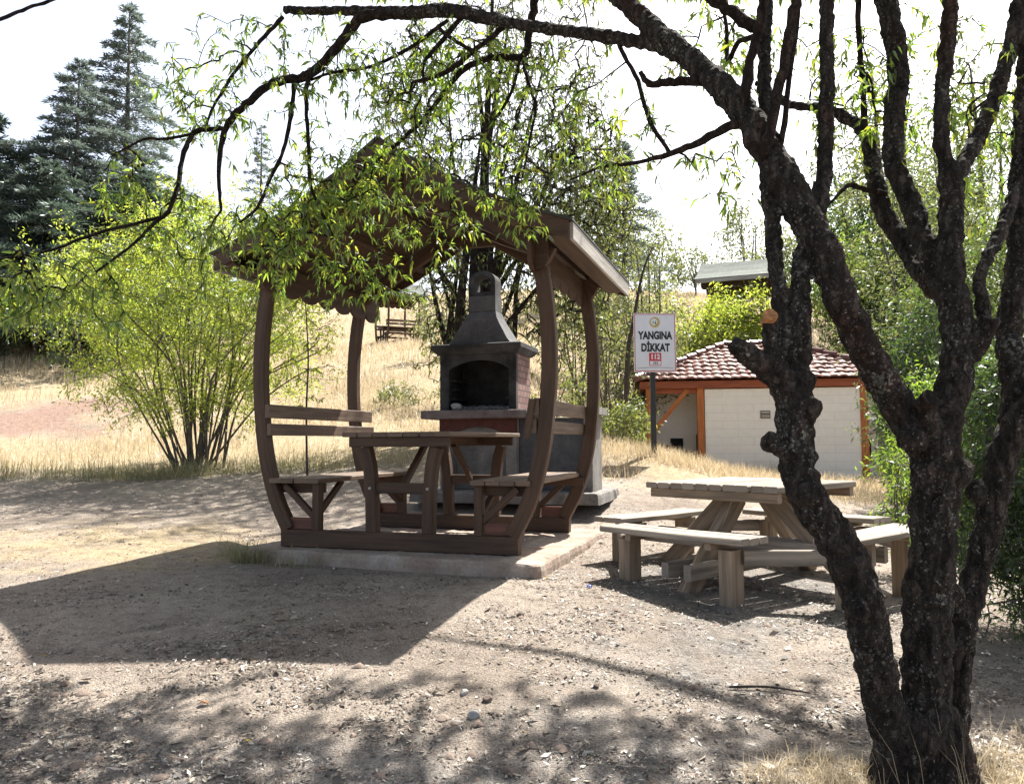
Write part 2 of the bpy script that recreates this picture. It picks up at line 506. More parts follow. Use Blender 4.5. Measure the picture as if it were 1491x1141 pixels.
def leaves(name, P, D, L, W, m, parent=None, up=None, droop=0.25, simple=False):
    """one folded leaf per row: P base, D direction, L length, W width"""
    P = np.asarray(P, float); n = len(P)
    D = D / (np.linalg.norm(D, axis=1, keepdims=True) + 1e-9)
    R = RNG.normal(size=(n, 3)) if up is None else up + RNG.normal(size=(n, 3)) * 0.35
    S = np.cross(D, R); S /= (np.linalg.norm(S, axis=1, keepdims=True) + 1e-9)
    U = np.cross(S, D)
    L = np.asarray(L).reshape(-1, 1) * np.ones((n, 1)); W = np.asarray(W).reshape(-1, 1) * np.ones((n, 1))
    dn = np.array([0, 0, -1.0])
    if simple:
        mid = P + D * L * 0.5 - U * W * 0.15
        A = np.stack([P, mid + S * W * 0.5, P + D * L + dn * L * droop * 0.5, mid - S * W * 0.5], 1)
        return raw_mesh(name, A.reshape(-1, 3), np.arange(n * 4).reshape(n, 4), m, parent)
    m1 = P + D * L * 0.33 + U * W * 0.12
    m2 = P + D * L * 0.68 + dn * L * droop * 0.35
    tip = P + D * L + dn * L * droop
    A = np.stack([P, m1 + S * W * 0.5 + U * W * 0.2, m2 + S * W * 0.36 + U * W * 0.15, tip,
                  m2 - S * W * 0.36 + U * W * 0.15, m1 - S * W * 0.5 + U * W * 0.2, m1, m2], 1)
    b = (np.arange(n) * 8)[:, None]
    q = np.concatenate([b + np.array([[6, 1, 2, 7]]), b + np.array([[6, 7, 4, 5]])], 0)
    t = np.concatenate([b + np.array([[0, 1, 6]]), b + np.array([[0, 6, 5]]), b + np.array([[7, 2, 3]]), b + np.array([[7, 3, 4]])], 0)
    return raw_mesh(name, A.reshape(-1, 3), q, m, parent, t)

def catmull(pts, k=5):
    """pts rows: x,y,z,r -> smooth resampled"""
    P = np.asarray(pts, float)
    if len(P) < 3:
        return np.array([P[0] + (P[-1] - P[0]) * t for t in np.linspace(0, 1, k + 1)])
    Q = np.vstack([2 * P[0] - P[1], P, 2 * P[-1] - P[-2]])
    out = []
    for i in range(1, len(Q) - 2):
        a, b, c, d = Q[i - 1], Q[i], Q[i + 1], Q[i + 2]
        for t in np.linspace(0, 1, k, endpoint=False):
            out.append(0.5 * ((2 * b) + (c - a) * t + (2 * a - 5 * b + 4 * c - d) * t * t + (-a + 3 * b - 3 * c + d) * t ** 3))
    out.append(P[-1])
    return np.array(out)

# ------------------------------------------------------------------ terrain
CP = np.array([
    (0, 0, -.45), (-4, 0, -.48), (4, 0, -.42), (0, -8, -.7), (-10, -8, -.8), (10, -8, -.7),
    (0, 3, -.31), (-3, 3, -.31), (3, 3, -.31), (0, 4.6, -.07), (-3, 4.6, -.06), (2.6, 4.8, -.12),
    (-2.1, 6.9, 0), (.55, 5.8, 0), (-.7, 6.2, 0), (.9, 7.6, .06), (-1.8, 8.5, .10), (.1, 8.4, .12),
    (1.8, 6.1, -.10), (3.2, 7, -.08),
    (-.3, 9.3, .30), (1.1, 9.3, .30), (-.3, 10.6, .55), (1.2, 10.8, .55),
    (-4.9, 12, .60), (-8, 12, .58), (-4, 8, .16), (-7, 8, .18), (-2, 11.5, .68),
    (2.2, 12, .76), (1, 13, 1.0), (3.3, 12, .46), (5, 12, .10), (6, 15, .1),
    (3.0, 18.6, .50), (6.5, 18.4, .12), (10.5, 20.5, .1),
    (-9, 14.5, .72), (-13, 25, 3.0), (-10, 20, 2.1), (-10, 30, 4.5), (-14, 45, 8.2), (-5, 20, 2.2), (-5, 30, 4.6),
    (-6, 40, 5.75), (0, 20, 2.6), (0, 30, 5.0), (0, 45, 9.0), (3, 25, 3.2), (7.7, 27, 4.1), (8.6, 24, 1.6), (13, 45, 9),
    (-12, 70, 14), (12, 70, 14), (0, 105, 18), (-55, 60, 10), (55, 60, 10), (-50, 20, 2.4), (50, 20, 1.4), (-50, -30, -1.2), (50, -30, -1.2),
    (0, 160, 20), (-90, 160, 18), (90, 160, 18), (12, 12, .1), (10, 6, -.12), (16, 23, 1.2), (-15, 12, .5), (-15, 6, .0), (-24, 35, 6.0)], float)

def _phi(r2):
    return 0.5 * r2 * np.log(r2 + 1e-9)
def _fit():
    n = len(CP)
    d2 = ((CP[:, None, :2] - CP[None, :, :2]) ** 2).sum(-1)
    A = np.zeros((n + 3, n + 3))
    A[:n, :n] = _phi(d2) + np.eye(n) * 0.05
    A[:n, n] = 1; A[:n, n + 1:] = CP[:, :2]
    A[n, :n] = 1; A[n + 1:, :n] = CP[:, :2].T
    return np.linalg.solve(A, np.concatenate([CP[:, 2], np.zeros(3)]))
TW = _fit()
def gz(x, y, rough=True):
    x = np.atleast_1d(np.asarray(x, float)); y = np.atleast_1d(np.asarray(y, float))
    out = np.zeros(len(x))
    for i in range(0, len(x), 20000):
        a, b = x[i:i + 20000], y[i:i + 20000]
        d2 = (a[:, None] - CP[None, :, 0]) ** 2 + (b[:, None] - CP[None, :, 1]) ** 2
        out[i:i + 20000] = _phi(d2) @ TW[:-3] + TW[-3] + TW[-2] * a + TW[-1] * b
    if rough:
        k = np.clip(np.hypot(x, y) / 20, 0.35, 3)
        out += k * 0.022 * (np.sin(x * 2.1 + 1.3 * np.sin(y * 1.7)) * np.cos(y * 1.9 + 0.7) + 0.5 * np.sin(x * 5.3 + y * 3.1) * np.cos(y * 6.1 - x * 2))
    return out
def g1(x, y): return float(gz([x], [y])[0])

def sinh_axis(lo, hi, fine, n):
    t = np.linspace(-1, 1, n)
    return t
def axis(lo, hi, f0, f1, step, grow):
    a = list(np.arange(f0, f1 + 1e-6, step))
    s = step; x = a[-1]
    while x < hi: s *= grow; x += s; a.append(x)
    s = step; x = a[0]
    while x > lo: s *= grow; x -= s; a.insert(0, x)
    return np.array(a)

def soil():
    m, n, b = mat('dry_soil')
    co = coords(n)
    a = noise(n, co, 0.7, 4)
    f = noise(n, co, 22, 6, 0.7)
    ff = noise(n, co, 90, 4, 0.7)
    base = ramp(n, a, [(0.3, (0.26, 0.215, 0.18)), (0.5, (0.36, 0.305, 0.26)), (0.72, (0.46, 0.395, 0.335))])
    at_ = N(n, 'ShaderNodeAttribute', attribute_name='cover')
    sep = N(n, 'ShaderNodeSeparateColor')
    n.links.new(at_.outputs[0], sep.inputs[0])
    straw = ramp(n, f, [(0.25, (0.33, 0.25, 0.16)), (0.75, (0.56, 0.47, 0.32))])
    red = ramp(n, f, [(0.25, (0.24, 0.15, 0.115)), (0.75, (0.42, 0.30, 0.245))])
    grey = ramp(n, f, [(0.3, (0.13, 0.12, 0.115)), (0.7, (0.40, 0.375, 0.35))])
    def brk(s, o):
        q = N(n, 'ShaderNodeMath', operation='ADD'); n.links.new(s, q.inputs[0])
        nn = noise(n, co, 2.6, 5, 0.65)
        k = N(n, 'ShaderNodeMath', operation='SUBTRACT'); n.links.new(nn, k.inputs[0]); k.inputs[1].default_value = 0.5
        n.links.new(k.outputs[0], q.inputs[1])
        return ramp(n, q.outputs[0], [(0.30, 0.0), (0.62, 1.0)])
    col = mix(n, brk(sep.outputs[0], 0), base, straw)
    col = mix(n, brk(sep.outputs[1], 0), col, red)
    col = mix(n, brk(sep.outputs[2], 0), col, grey)
    col = mix(n, 0.9, col, ramp(n, ff, [(0.32, 0.4), (0.60, 1.2)]), 'MULTIPLY')
    mid_ = noise(n, co, 9, 5, 0.7)
    col = mix(n, 0.7, col, ramp(n, mid_, [(0.35, 0.6), (0.55, 1.05)]), 'MULTIPLY')
    n.links.new(col, b.inputs['Base Color'])
    b.inputs['Roughness'].default_value = 0.95
    b.inputs['Specular IOR Level'].default_value = 0.15
    h = N(n, 'ShaderNodeMath', operation='ADD')
    n.links.new(f, h.inputs[0]); n.links.new(ff, h.inputs[1])
    bump(n, h.outputs[0], 0.9, 0.025, b)
    return m
M['soil'] = soil()

def bl(x, y, cx, cy, rx_, ry_):
    return np.exp(-(((x - cx) / rx_) ** 2 + ((y - cy) / ry_) ** 2))
def cover(x, y):
    """straw, red earth, grey chips (0..1) as they lie on this site"""
    hill = 1 / (1 + np.exp(-(y - 11.6) * 2.2))
    straw = 0.85 * hill + 0.62 * bl(x, y, -3.6, 7.2, 2.2, 1.6) + 0.5 * bl(x, y, 2.6, 10.6, 1.4, 1.6) + 0.4 * bl(x, y, -1.0, 10.4, 1.5, 1.0) + 0.55 * bl(x, y, 1.3, 3.0, .5, .35) + 0.5 * bl(x, y, 2.2, 2.9, .6, .5)
    red = (0.75 + .35 * np.sin(x * 1.7 + y) * np.sin(y * 1.3 - x * .6)) * bl(x, y, -11.5, 18.5, 3.6, 3.0) + 0.9 * bl(x, y, -8.5, 11.6, 1.6, 0.7) + 0.35 * bl(x, y, -2.8, 4.0, 1.4, 0.8)
    grey = 0.75 * bl(x, y, 1.7, 6.0, 1.5, 1.3) + 0.55 * bl(x, y, -.6, 2.9, 3.2, .8) + 0.45 * bl(x, y, 0.6, 8.8, 1.6, 0.9) + 0.35 * bl(x, y, 1.2, 4.2, 1.2, .8) + 0.35 * bl(x, y, -2.2, 9.0, 1.6, 1.0)
    red = red * 1.0
    return np.clip(np.stack([straw * (1 - np.clip(red, 0, 1)), red, grey], -1), 0, 1)

def make_ground():
    xs = axis(-140, 140, -5, 5, 0.09, 1.06)
    ys = axis(-30, 190, 2, 11, 0.09, 1.045)
    X, Y = np.meshgrid(xs, ys)
    Z = gz(X.ravel(), Y.ravel())
    nx, ny = len(xs), len(ys)
    vs = np.stack([X.ravel(), Y.ravel(), Z], 1)
    i = np.arange(nx * ny).reshape(ny, nx)
    q = np.stack([i[:-1, :-1], i[:-1, 1:], i[1:, 1:], i[1:, :-1]], -1).reshape(-1, 4)
    o = raw_mesh('ground', vs, q, M['soil'], smooth=True)
    c = cover(vs[:, 0], vs[:, 1])
    ca = o.data.color_attributes.new('cover', 'FLOAT_COLOR', 'POINT')
    ca.data.foreach_set('color', np.concatenate([c, np.ones((len(c), 1))], 1).astype(np.float32).ravel())
    tag(o, kind='structure')
make_ground()

# ------------------------------------------------------------------ timber shelter with built-in table and seats
PROFILE = [(-1.58, 2.64), (-1.36, 2.72), (-.83, 2.95), (-.36, 3.22), (0, 3.46), (.36, 3.22), (.83, 2.95), (1.36, 2.72), (1.58, 2.64)]

def roof_z(a):
    return float(np.interp(a, [p[0] for p in PROFILE], [p[1] for p in PROFILE]))

def make_shelter(loc, rz, name='picnic_shelter'):
    root = empty(name, loc, rz)
    Z0 = 0.112
    B0, B1 = -0.815, 0.815
    # ground beams
    for b in (B0, B1):
        m = MB(); m.box((-1.075, b - .045, Z0), (1.075, b + .045, Z0 + .145), .008)
        m.build('base_beam', M['stain'], root)
    # four bowed posts
    curve = [(1.075, Z0 + .146), (1.13, .36), (1.20, .50), (1.27, .70), (1.335, .99), (1.375, 1.35), (1.388, 1.65), (1.378, 1.95), (1.345, 2.25), (1.30, 2.50)]
    for s in (-1, 1):
        for b in (B0, B1):
            c = catmull([(s * (a - .056), b, z) for a, z in curve], 3)
            m = MB(); m.sweep(list(c), (0, 1, 0), .118, .088, .008)
            p = m.build('post', M['stain'], root)
            if b == B0:
                poly = [(0, .24), (-.15, .24), (-.15, .08)] + [(-.075 + .075 * math.cos(t), .06 + .065 * math.sin(t)) for t in np.linspace(math.pi, 2 * math.pi, 8)] + [(0, .08)]
                m = MB(); m.prism(poly, (s * 1.345, B0 - .046, 2.36), (s, 0, 0), (0, 0, 1), (0, -1, 0), .03)
                m.build('bracket', M['stain'], root)
    # arched frames: rafters, collar, king post
    for b in (B0, B1):
        for s in (-1, 1):
            m = MB(); m.sweep([(s * 1.36, b, 2.46), (s * .36, b, 3.05)], (0, 1, 0), .13, .07)
            m.build('rafter', M['stain'], root)
        m = MB(); m.beam((-.40, b, 3.08), (.40, b, 3.08), .12, .064, (0, 1, 0)); m.build('collar_beam', M['stain'], root)
        m = MB(); m.beam((0, b, 3.14), (0, b, 3.36), .10, .06, (0, 1, 0)); m.build('king_post', M['stain'], root)
    # roof
    RB0, RB1 = -1.15, 1.30
    m = MB()
    low = [(a, z - .035) for a, z in PROFILE]
    m.prism(PROFILE + low[::-1], (0, RB0 + .03, -.003), (1, 0, 0), (0, 0, 1), (0, 1, 0), RB1 - RB0 - .06)
    deck = m.build('roof_boards', M['stain'], root)
    m = MB()
    ts = [(-1.615, 2.63)] + PROFILE[1:-1] + [(1.615, 2.63)]
    acc = 0
    for i in range(len(ts) - 1):
        (a0, z0), (a1, z1) = ts[i], ts[i + 1]
        l = math.hypot(a1 - a0, z1 - z0)
        lo = RB0 - .035; hi = RB1 + .035
        q = [(a0, lo, z0 + .014), (a1, lo, z1 + .014), (a1, hi, z1 + .014), (a0, hi, z0 + .014),
             (a0, lo, z0 - .001), (a1, lo, z1 - .001), (a1, hi, z1 - .001), (a0, hi, z0 - .001)]
        u0, u1 = acc, acc + l
        acc += l
        fs = [(0, 1, 2, 3), (7, 6, 5, 4), (0, 4, 5, 1), (2, 6, 7, 3)]
        us = [[(lo, u0), (lo, u1), (hi, u1), (hi, u0)], [(hi, u0), (hi, u1), (lo, u1), (lo, u0)]] + [[(0, 0)] * 4] * 2
        if i == 0: fs.append((3, 7, 4, 0)); us.append([(0, 0)] * 4)
        if i == len(ts) - 2: fs.append((1, 5, 6, 2)); us.append([(0, 0)] * 4)
        m.add(q, fs, us)
    m.build('roof_shingles', M['shingle'], root)
    for b in (RB0, RB1):
        m = MB()
        for s in (-1, 1):
            pr = [(s * a, z) for a, z in PROFILE[4:]]
            lw = [(s * a, z - (.14 if 0 < abs(a) < 1.5 else .145)) for a, z in PROFILE[4:]]
            m.prism([(x, z - .003) for x, z in pr] + lw[::-1], (0, b - .014, 0), (1, 0, 0), (0, 0, 1), (0, 1, 0), .028)
        m.build('rake_board', M['stain'], root)
    for s in (-1, 1):
        m = MB(); m.box((s * 1.595 - .014, RB0 + .016, 2.495), (s * 1.595 + .014, RB1 - .016, 2.628), .004)
        m.build('eave_board', M['fascia'], root)
        # purlins under the boards
        m = MB()
        for a in (.30, .72, 1.15):
            z = roof_z(a) - .035 - .045
            m.beam((s * a, RB0 + .02, z), (s * a, RB1 - .02, z), .05, .07, (0, 0, 1))
        m.build('purlin', M['stain'], root)
        # soffit under the eave
        m = MB(); m.box((s * 1.48 - .09, RB0 + .02, 2.535), (s * 1.48 + .09, RB1 - .02, 2.555), .003)
        m.build('soffit', M['stain'], root)
        # scalloped valance between the post heads
        poly = [(-1.0, .27), (1.16, .27)]
        nsc = 7
        wsc = 2.16 / nsc
        for k in range(nsc):
            xr = 1.16 - k * wsc
            for t in np.linspace(0, math.pi, 9):
                poly.append((xr - wsc / 2 + wsc / 2 * math.cos(t) * .94, .07 - .085 * math.sin(t) + .02))
        m = MB(); m.prism(poly, (s * 1.235, 0, 2.32), (0, 1, 0), (0, 0, 1), (-s, 0, 0), .028)
        m.build('scalloped_valance', M['stain'], root)
        # back rails
        for z in ((1.22, 1.34), (1.065, 1.17)):
            m = MB()
            lo_, hi_ = ((-.86, 1.02) if s < 0 else (-.87, 1.0))
            a0 = 1.235 if z[0] > 1.2 else 1.212
            m.box((s * a0 - .02, lo_, z[0]), (s * a0 + .02, hi_, z[1]), .006)
            m.build('back_rail', M['stain_worn'], root)
        if s > 0:
            m = MB(); m.beam((1.21, -.885, 1.33), (1.155, -.885, 1.02), .055, .03, (0, 1, 0)); m.build('batten', M['stain'], root)
        # seat
        m = MB()
        for k in range(4):
            a0 = .69 + k * .125
            m.box((min(s * a0, s * (a0 + .118)), -.90 + .012 * (k % 2), .655), (max(s * a0, s * (a0 + .118)), .86, .695), .006)
        m.build('seat', M['stain_worn'], root)
        for b in (B0, B1):
            m = MB(); m.box((s * .74 - .035, b - .04, Z0 + .146), (s * .74 + .035, b + .04, .655), .006); m.build('seat_leg', M['stain'], root)
            m = MB(); m.beam((s * .70, b + (.055 if b < 0 else -.055), .61), (s * 1.23, b + (.055 if b < 0 else -.055), .61), .085, .03, (0, 1, 0)); m.build('seat_bearer', M['stain'], root)
            m = MB(); m.beam((s * .765, b, .36), (s * 1.06, b, .63), .055, .045, (0, 1, 0)); m.build('seat_brace', M['stain'], root)
            q = 1 if b < 0 else -1
            m = MB(); m.beam((s * .74, b + q * .03, .40), (s * .76, b + q * .42, .65), .05, .045, (1, 0, 0)); m.build('seat_brace', M['stain'], root)
            m = MB(); m.box((min(s * .79, s * 1.05), b - .012, Z0 + .147), (max(s * .79, s * 1.05), b + .012, .36), .004); m.build('kick_board', M['stain_red'], root)
    # table
    m = MB()
    for k in range(7):
        a0 = -.45 + k * .1415
        m.box((a0, -.93 + .02 * RNG.random(), 1.045), (a0 + .134, .92, 1.085), .007)
    m.build('table_top', M['stain_worn'], root)
    for b in (B0 - .02, B1):
        m = MB(); m.box((-.40, b - .055, .962), (.50, b - .0, 1.044), .006); m.build('table_apron', M['stain'], root)
    m = MB(); m.box((-.06, -.84, .98), (.16, .74, 1.044), .006); m.build('table_bearer', M['stain'], root)
    for b in (B0, B1):
        for s in (-1, 1):
            pts = catmull([(.045 + s * .255, b, Z0 + .146), (.045 + s * .262, b, .55), (.045 + s * .285, b, .80), (.045 + s * .325, b, .96)], 3)
            m = MB(); m.sweep(list(pts), (0, 1, 0), .10, .085, .007); m.build('table_leg', M['stain'], root)
        m = MB(); m.box((-.215, b - .02, .575), (.305, b + .02, .665), .006); m.build('table_stretcher', M['stain'], root)
        q = 1 if b < 0 else -1
        m = MB(); m.beam((.045, b + q * .03, .62), (.045, b + q * .48, .975), .05, .05, (1, 0, 0)); m.build('table_brace', M['stain'], root)
    for s in (-1, 1):
        m = MB()
        t0 = .045 + s * .262
        m.tube([(t0, B0 - .055, .62), (t0, B0 - .040, .62)], [.012, .012], 10); m.build('bolt', M['fascia'], root)
    return root

GX, GY, GR = -0.714, 7.279, -0.3167
shelter = make_shelter((GX, GY, 0), GR)
tag(shelter, 'dark brown timber picnic shelter with bowed posts, table and benches on the near concrete slab', 'shelter')
for k, (z, y1) in enumerate(((.0, 1), (.05, 1))):
    pass
m = MB()
m.tube(list(catmull([(-.05, -.9, 3.02), (.5, -.85, 2.84), (1.0, -.84, 2.62), (1.27, -.87, 2.50)], 4)), [.005] * 13, 5, False)
m.tube(list(catmull([(-.05, -.9, 3.00), (.5, -.9, 2.78), (1.0, -.9, 2.55), (1.25, -.88, 2.46)], 4)), [.004] * 13, 5, False)
m.build('cable', M['wire'], shelter)

def make_slab(name, poly, h, loc, rz, m_, bottom=-.12):
    """cast slab with slightly uneven, chipped edges"""
    pts = []
    n = len(poly)
    for i in range(n):
        a, b = V(poly[i]), V(poly[(i + 1) % n])
        k = max(2, int(np.linalg.norm(b - a) / .06))
        nrm = unit([(b - a)[1], -(b - a)[0]])
        for t in range(k):
            p = a + (b - a) * t / k
            pts.append(p + nrm * RNG.normal() * .006)
    pts = np.array(pts); n = len(pts); c = pts.mean(0)
    rings = [(1.012, bottom), (1.006, h * .5), (1.0, h - .015), (.990, h), (.93, h + .001), (.6, h + .003)]
    vs = []
    for k, z in rings:
        q = c + (pts - c) * k
        zz = z + RNG.normal(size=n) * (.004 if z > 0 else 0)
        vs += [(x, y, w_) for (x, y), w_ in zip(q, zz)]
    vs.append((c[0], c[1], h + .003))
    fs = []
    for r in range(len(rings) - 1):
        for i in range(n):
            j = (i + 1) % n
            fs.append((r * n + i, r * n + j, (r + 1) * n + j, (r + 1) * n + i))
    r = len(rings) - 1
    for i in range(n):
        fs.append((r * n + i, r * n + (i + 1) % n, len(vs) - 1))
    mb = MB(); mb.add(vs, fs)
    o = mb.build(name, m_)
    o.location = tuple(float(t) for t in loc); o.rotation_euler = (0, 0, rz)
    return o
slab = make_slab('concrete_slab', [(-1.36, -.91), (-1.28, -1.0), (1.30, -1.20), (1.345, -1.16), (1.37, 1.2), (-1.36, 1.2)], .106, (GX, GY, 0), GR, M['concrete'])
tag(slab, 'low chipped concrete slab under the near brown shelter', 'slab')

# ------------------------------------------------------------------ barbecue
def make_bbq():
    x0, y0, z0, rz = -.86, 9.30, .33, -.30
    root = empty('barbecue', (x0, y0, z0), rz)
    tag(root, 'brick and concrete barbecue with sooty hood and arched chimney behind the shelter table', 'barbecue')
    def bx(name, lo, hi, m_, ch=.008):
        mb = MB(); mb.box(lo, hi, ch); return mb.build(name, m_, root)
    W, Dp = .95, .60
    # foundation
    f = make_slab('foundation', [(-.25, -.30), (1.95, -.28), (1.97, .9), (-.25, .9)], .10, (0, 0, 0), 0, M['grey_concrete'], -.02)
    f.parent = root
    # base pillars and walls
    for u in (0, W - .13):
        bx('pillar', (u, .0, .10), (u + .13, Dp, .78), M['grey_concrete'])
    bx('back_wall', (.131, .22, .10), (W - .131, .30, .78), M['grey_concrete'])
    # red front board with a shallow arch
    arch = [(0, .94), (0, .76)] + [(.12 + .71 * t, .76 + .09 * math.sin(math.pi * t)) for t in np.linspace(0, 1, 14)] + [(W, .76), (W, .94)]
    mb = MB(); mb.prism(arch, (0, -.02, 0), (1, 0, 0), (0, 0, 1), (0, 1, 0), .06); mb.build('front_board', M['redpaint'], root)
    bx('support', (0, .041, .781), (W, Dp, .94), M['grey_concrete'])
    bx('counter', (-.18, -.16, .941), (1.12, Dp + .03, 1.04), M['counter'], .012)
    # firebox: arched front, side walls, back
    a0, a1, zs, zt = .11, .86, 1.52, 1.635
    k = 18
    outer = [(0, 1.041), (0, 1.70), (W, 1.70), (W, 1.041), (a1, 1.041)]
    inner = [(a1 + (a0 - a1) * t, zs + (zt - zs) * math.sin(math.pi * t) ** .7) for t in np.linspace(0, 1, k)]
    mb = MB(); mb.prism(outer + inner + [(a0, 1.041)], (0, 0, 0), (1, 0, 0), (0, 0, 1), (0, 1, 0), .07); mb.build('firebox_front', M['soot_grey'], root)
    def wall(u0, u1, v0, v1, z1, z2, name, m_):
        mb = MB()
        vs = [(u0, v0, z1), (u1, v0, z1), (u1, v1, z1), (u0, v1, z1), (u0, v0, z2), (u1, v0, z2), (u1, v1, z2), (u0, v1, z2)]
        fs = [(0, 1, 5, 4), (1, 2, 6, 5), (2, 3, 7, 6), (3, 0, 4, 7), (4, 5, 6, 7), (3, 2, 1, 0)]
        us = [[(u0, z1), (u1, z1), (u1, z2), (u0, z2)], [(v0, z1), (v1, z1), (v1, z2), (v0, z2)], [(u1, z1), (u0, z1), (u0, z2), (u1, z2)],
              [(v1, z1), (v0, z1), (v0, z2), (v1, z2)], [(0, 0)] * 4, [(0, 0)] * 4]
        mb.add(vs, fs, us); return mb.build(name, m_, root)
    wall(W - .07, W - .001, .0705, Dp, 1.041, 1.70, 'brick_side', M['brick'])
    wall(.001, .07, .0705, Dp, 1.041, 1.70, 'brick_side', M['brick'])
    wall(.0705, W - .0705, Dp - .07, Dp - .001, 1.041, 1.70, 'firebox_back', M['soot'])
    for u in (.072, W - .092):
        wall(u, u + .02, .072, Dp - .072, 1.042, 1.698, 'soot_lining', M['soot'])
    for z in (1.17, 1.28, 1.39):
        bx('grate_bracket', (.092, .08, z), (.16, .5, z + .03), M['soot'], .003)
        bx('grate_bracket', (W - .16, .08, z), (W - .092, .5, z + .03), M['soot'], .003)
    # mantel with sloping lower edge
    mb = MB()
    rings = [(-.02, 1.702), (-.075, 1.755), (-.085, 1.765), (-.085, 1.815), (-.07, 1.825)]
    vs = []
    for o, z in rings:
        vs += [(o, o, z), (W - o, o, z), (W - o, Dp - o, z), (o, Dp - o, z)]
    fs = [(3, 2, 1, 0)]
    for r in range(len(rings) - 1):
        for i in range(4):
            j = (i + 1) % 4
            fs.append((r * 4 + i, r * 4 + j, r * 4 + 4 + j, r * 4 + 4 + i))
    fs.append(tuple(range(len(vs) - 4, len(vs))))
    mb.add(vs, fs); mb.build('mantel', M['soot_grey'], root)
    # hood: concave flare
    mb = MB()
    prof = [(.385, .25, 1.826), (.385, .25, 1.845), (.34, .235, 1.90), (.29, .215, 1.99), (.235, .19, 2.08), (.195, .17, 2.16), (.172, .126, 2.235)]
    vs = []
    cu, cv = .475, .30
    for hu, hv, z in prof:
        vs += [(cu - hu, cv - hv, z), (cu + hu, cv - hv, z), (cu + hu, cv + hv, z), (cu - hu, cv + hv, z)]
    fs = []
    for r in range(len(prof) - 1):
        for i in range(4):
            j = (i + 1) % 4
            fs.append((r * 4 + i, r * 4 + j, r * 4 + 4 + j, r * 4 + 4 + i))
    fs.append(tuple(range(len(vs) - 4, len(vs))))
    mb.add(vs, fs); mb.build('hood', M['hood'], root)
    bx('chimney_block', (cu - .168, cv - .122, 2.238), (cu + .168, cv + .122, 2.43), M['hood'], .006)
    hw = .165
    n = 14
    out = [(hw, 2.432)] + [(hw * math.cos(t), 2.61 + .125 * math.sin(t)) for t in np.linspace(0, math.pi, n)] + [(-hw, 2.432)]
    iw = .105
    inn = [(-iw, 2.49)] + [(-iw * math.cos(t), 2.59 + .075 * math.sin(t)) for t in np.linspace(0, math.pi, n)] + [(iw, 2.49)]
    # keyhole-free ring: left half and right half share the centre line
    lo = [(0, 2.432), (hw, 2.432)] + [(hw * math.cos(t), 2.61 + .125 * math.sin(t)) for t in np.linspace(0, math.pi / 2, n)]
    li = [(iw * math.cos(t), 2.60 + .08 * math.sin(t)) for t in np.linspace(math.pi / 2, 0, n)] + [(iw, 2.475), (0, 2.475)]
    mb = MB()
    mb.prism(lo + li, (cu, cv - .12, 0), (1, 0, 0), (0, 0, 1), (0, 1, 0), .22)
    mb.prism([(-x, z) for x, z in lo + li], (cu, cv - .12, 0), (1, 0, 0), (0, 0, 1), (0, 1, 0), .22)
    mb.build('chimney_cap', M['soot_grey'], root)
    # ash bed
    gx_ = np.linspace(.10, W - .10, 34); gy_ = np.linspace(.03, Dp - .08, 20)
    X, Y = np.meshgrid(gx_, gy_)
    Z = 1.043 + .03 * np.clip((Y - .03) / .3, 0, 1) + .028 * np.abs(np.sin(X * 23 + 3 * np.sin(Y * 19))) * np.clip((Y - .05) / .1, 0, 1) + RNG.random(X.shape) * .018
    i = np.arange(X.size).reshape(X.shape)
    q = np.stack([i[:-1, :-1], i[:-1, 1:], i[1:, 1:], i[1:, :-1]], -1).reshape(-1, 4)
    raw_mesh('ash', np.stack([X.ravel(), Y.ravel(), Z.ravel()], 1), q, M['ash'], root)
    # side worktop to the right
    bx('worktop', (1.125, -.04, .975), (1.90, .62, 1.06), M['grey_concrete'], .012)
    bx('worktop_wall', (1.74, -.0, .10), (1.84, .56, .974), M['grey_concrete'])
    bx('worktop_panel', (.951, .10, .10), (1.739, .18, .94), M['hood'])
    return root
bbq = make_bbq()

def lump(name, loc, s, m_, seed, sub=3, parent=None):
    me = bpy.data.meshes.new(name)
    bm = bmesh.new()
    bmesh.ops.create_icosphere(bm, subdivisions=sub, radius=1)
    rr = np.random.default_rng(seed)
    ax = rr.normal(size=(7, 3)); ax /= np.linalg.norm(ax, axis=1, keepdims=True)
    hh = rr.uniform(.55, .9, 7)
    for v in bm.verts:
        p = np.array(v.co)
        for a, h in zip(ax, hh):
            d = p @ a
            if d > h: p = p - a * (d - h) * .85
        p = p * (1 + .05 * math.sin(p[0] * 7 + seed) * math.sin(p[1] * 6))
        v.co = Vector((p[0] * s[0], p[1] * s[1], p[2] * s[2]))
    bm.to_mesh(me); bm.free()
    o = link(name, me, m_, parent)
    o.location = tuple(float(t) for t in loc)
    o.rotation_euler = (0, 0, float(rr.uniform(0, 3)))
    return o
th = -.30
p = V((-.86, 9.30, .33)) + np.array([.20 * math.cos(th) - .02 * math.sin(th), .20 * math.sin(th) + .02 * math.cos(th), 1.085])
tag(lump('stone', p, (.075, .05, .048), M['whitestone'], 3), 'pale stone block lying at the front of the barbecue firebox', 'stone')

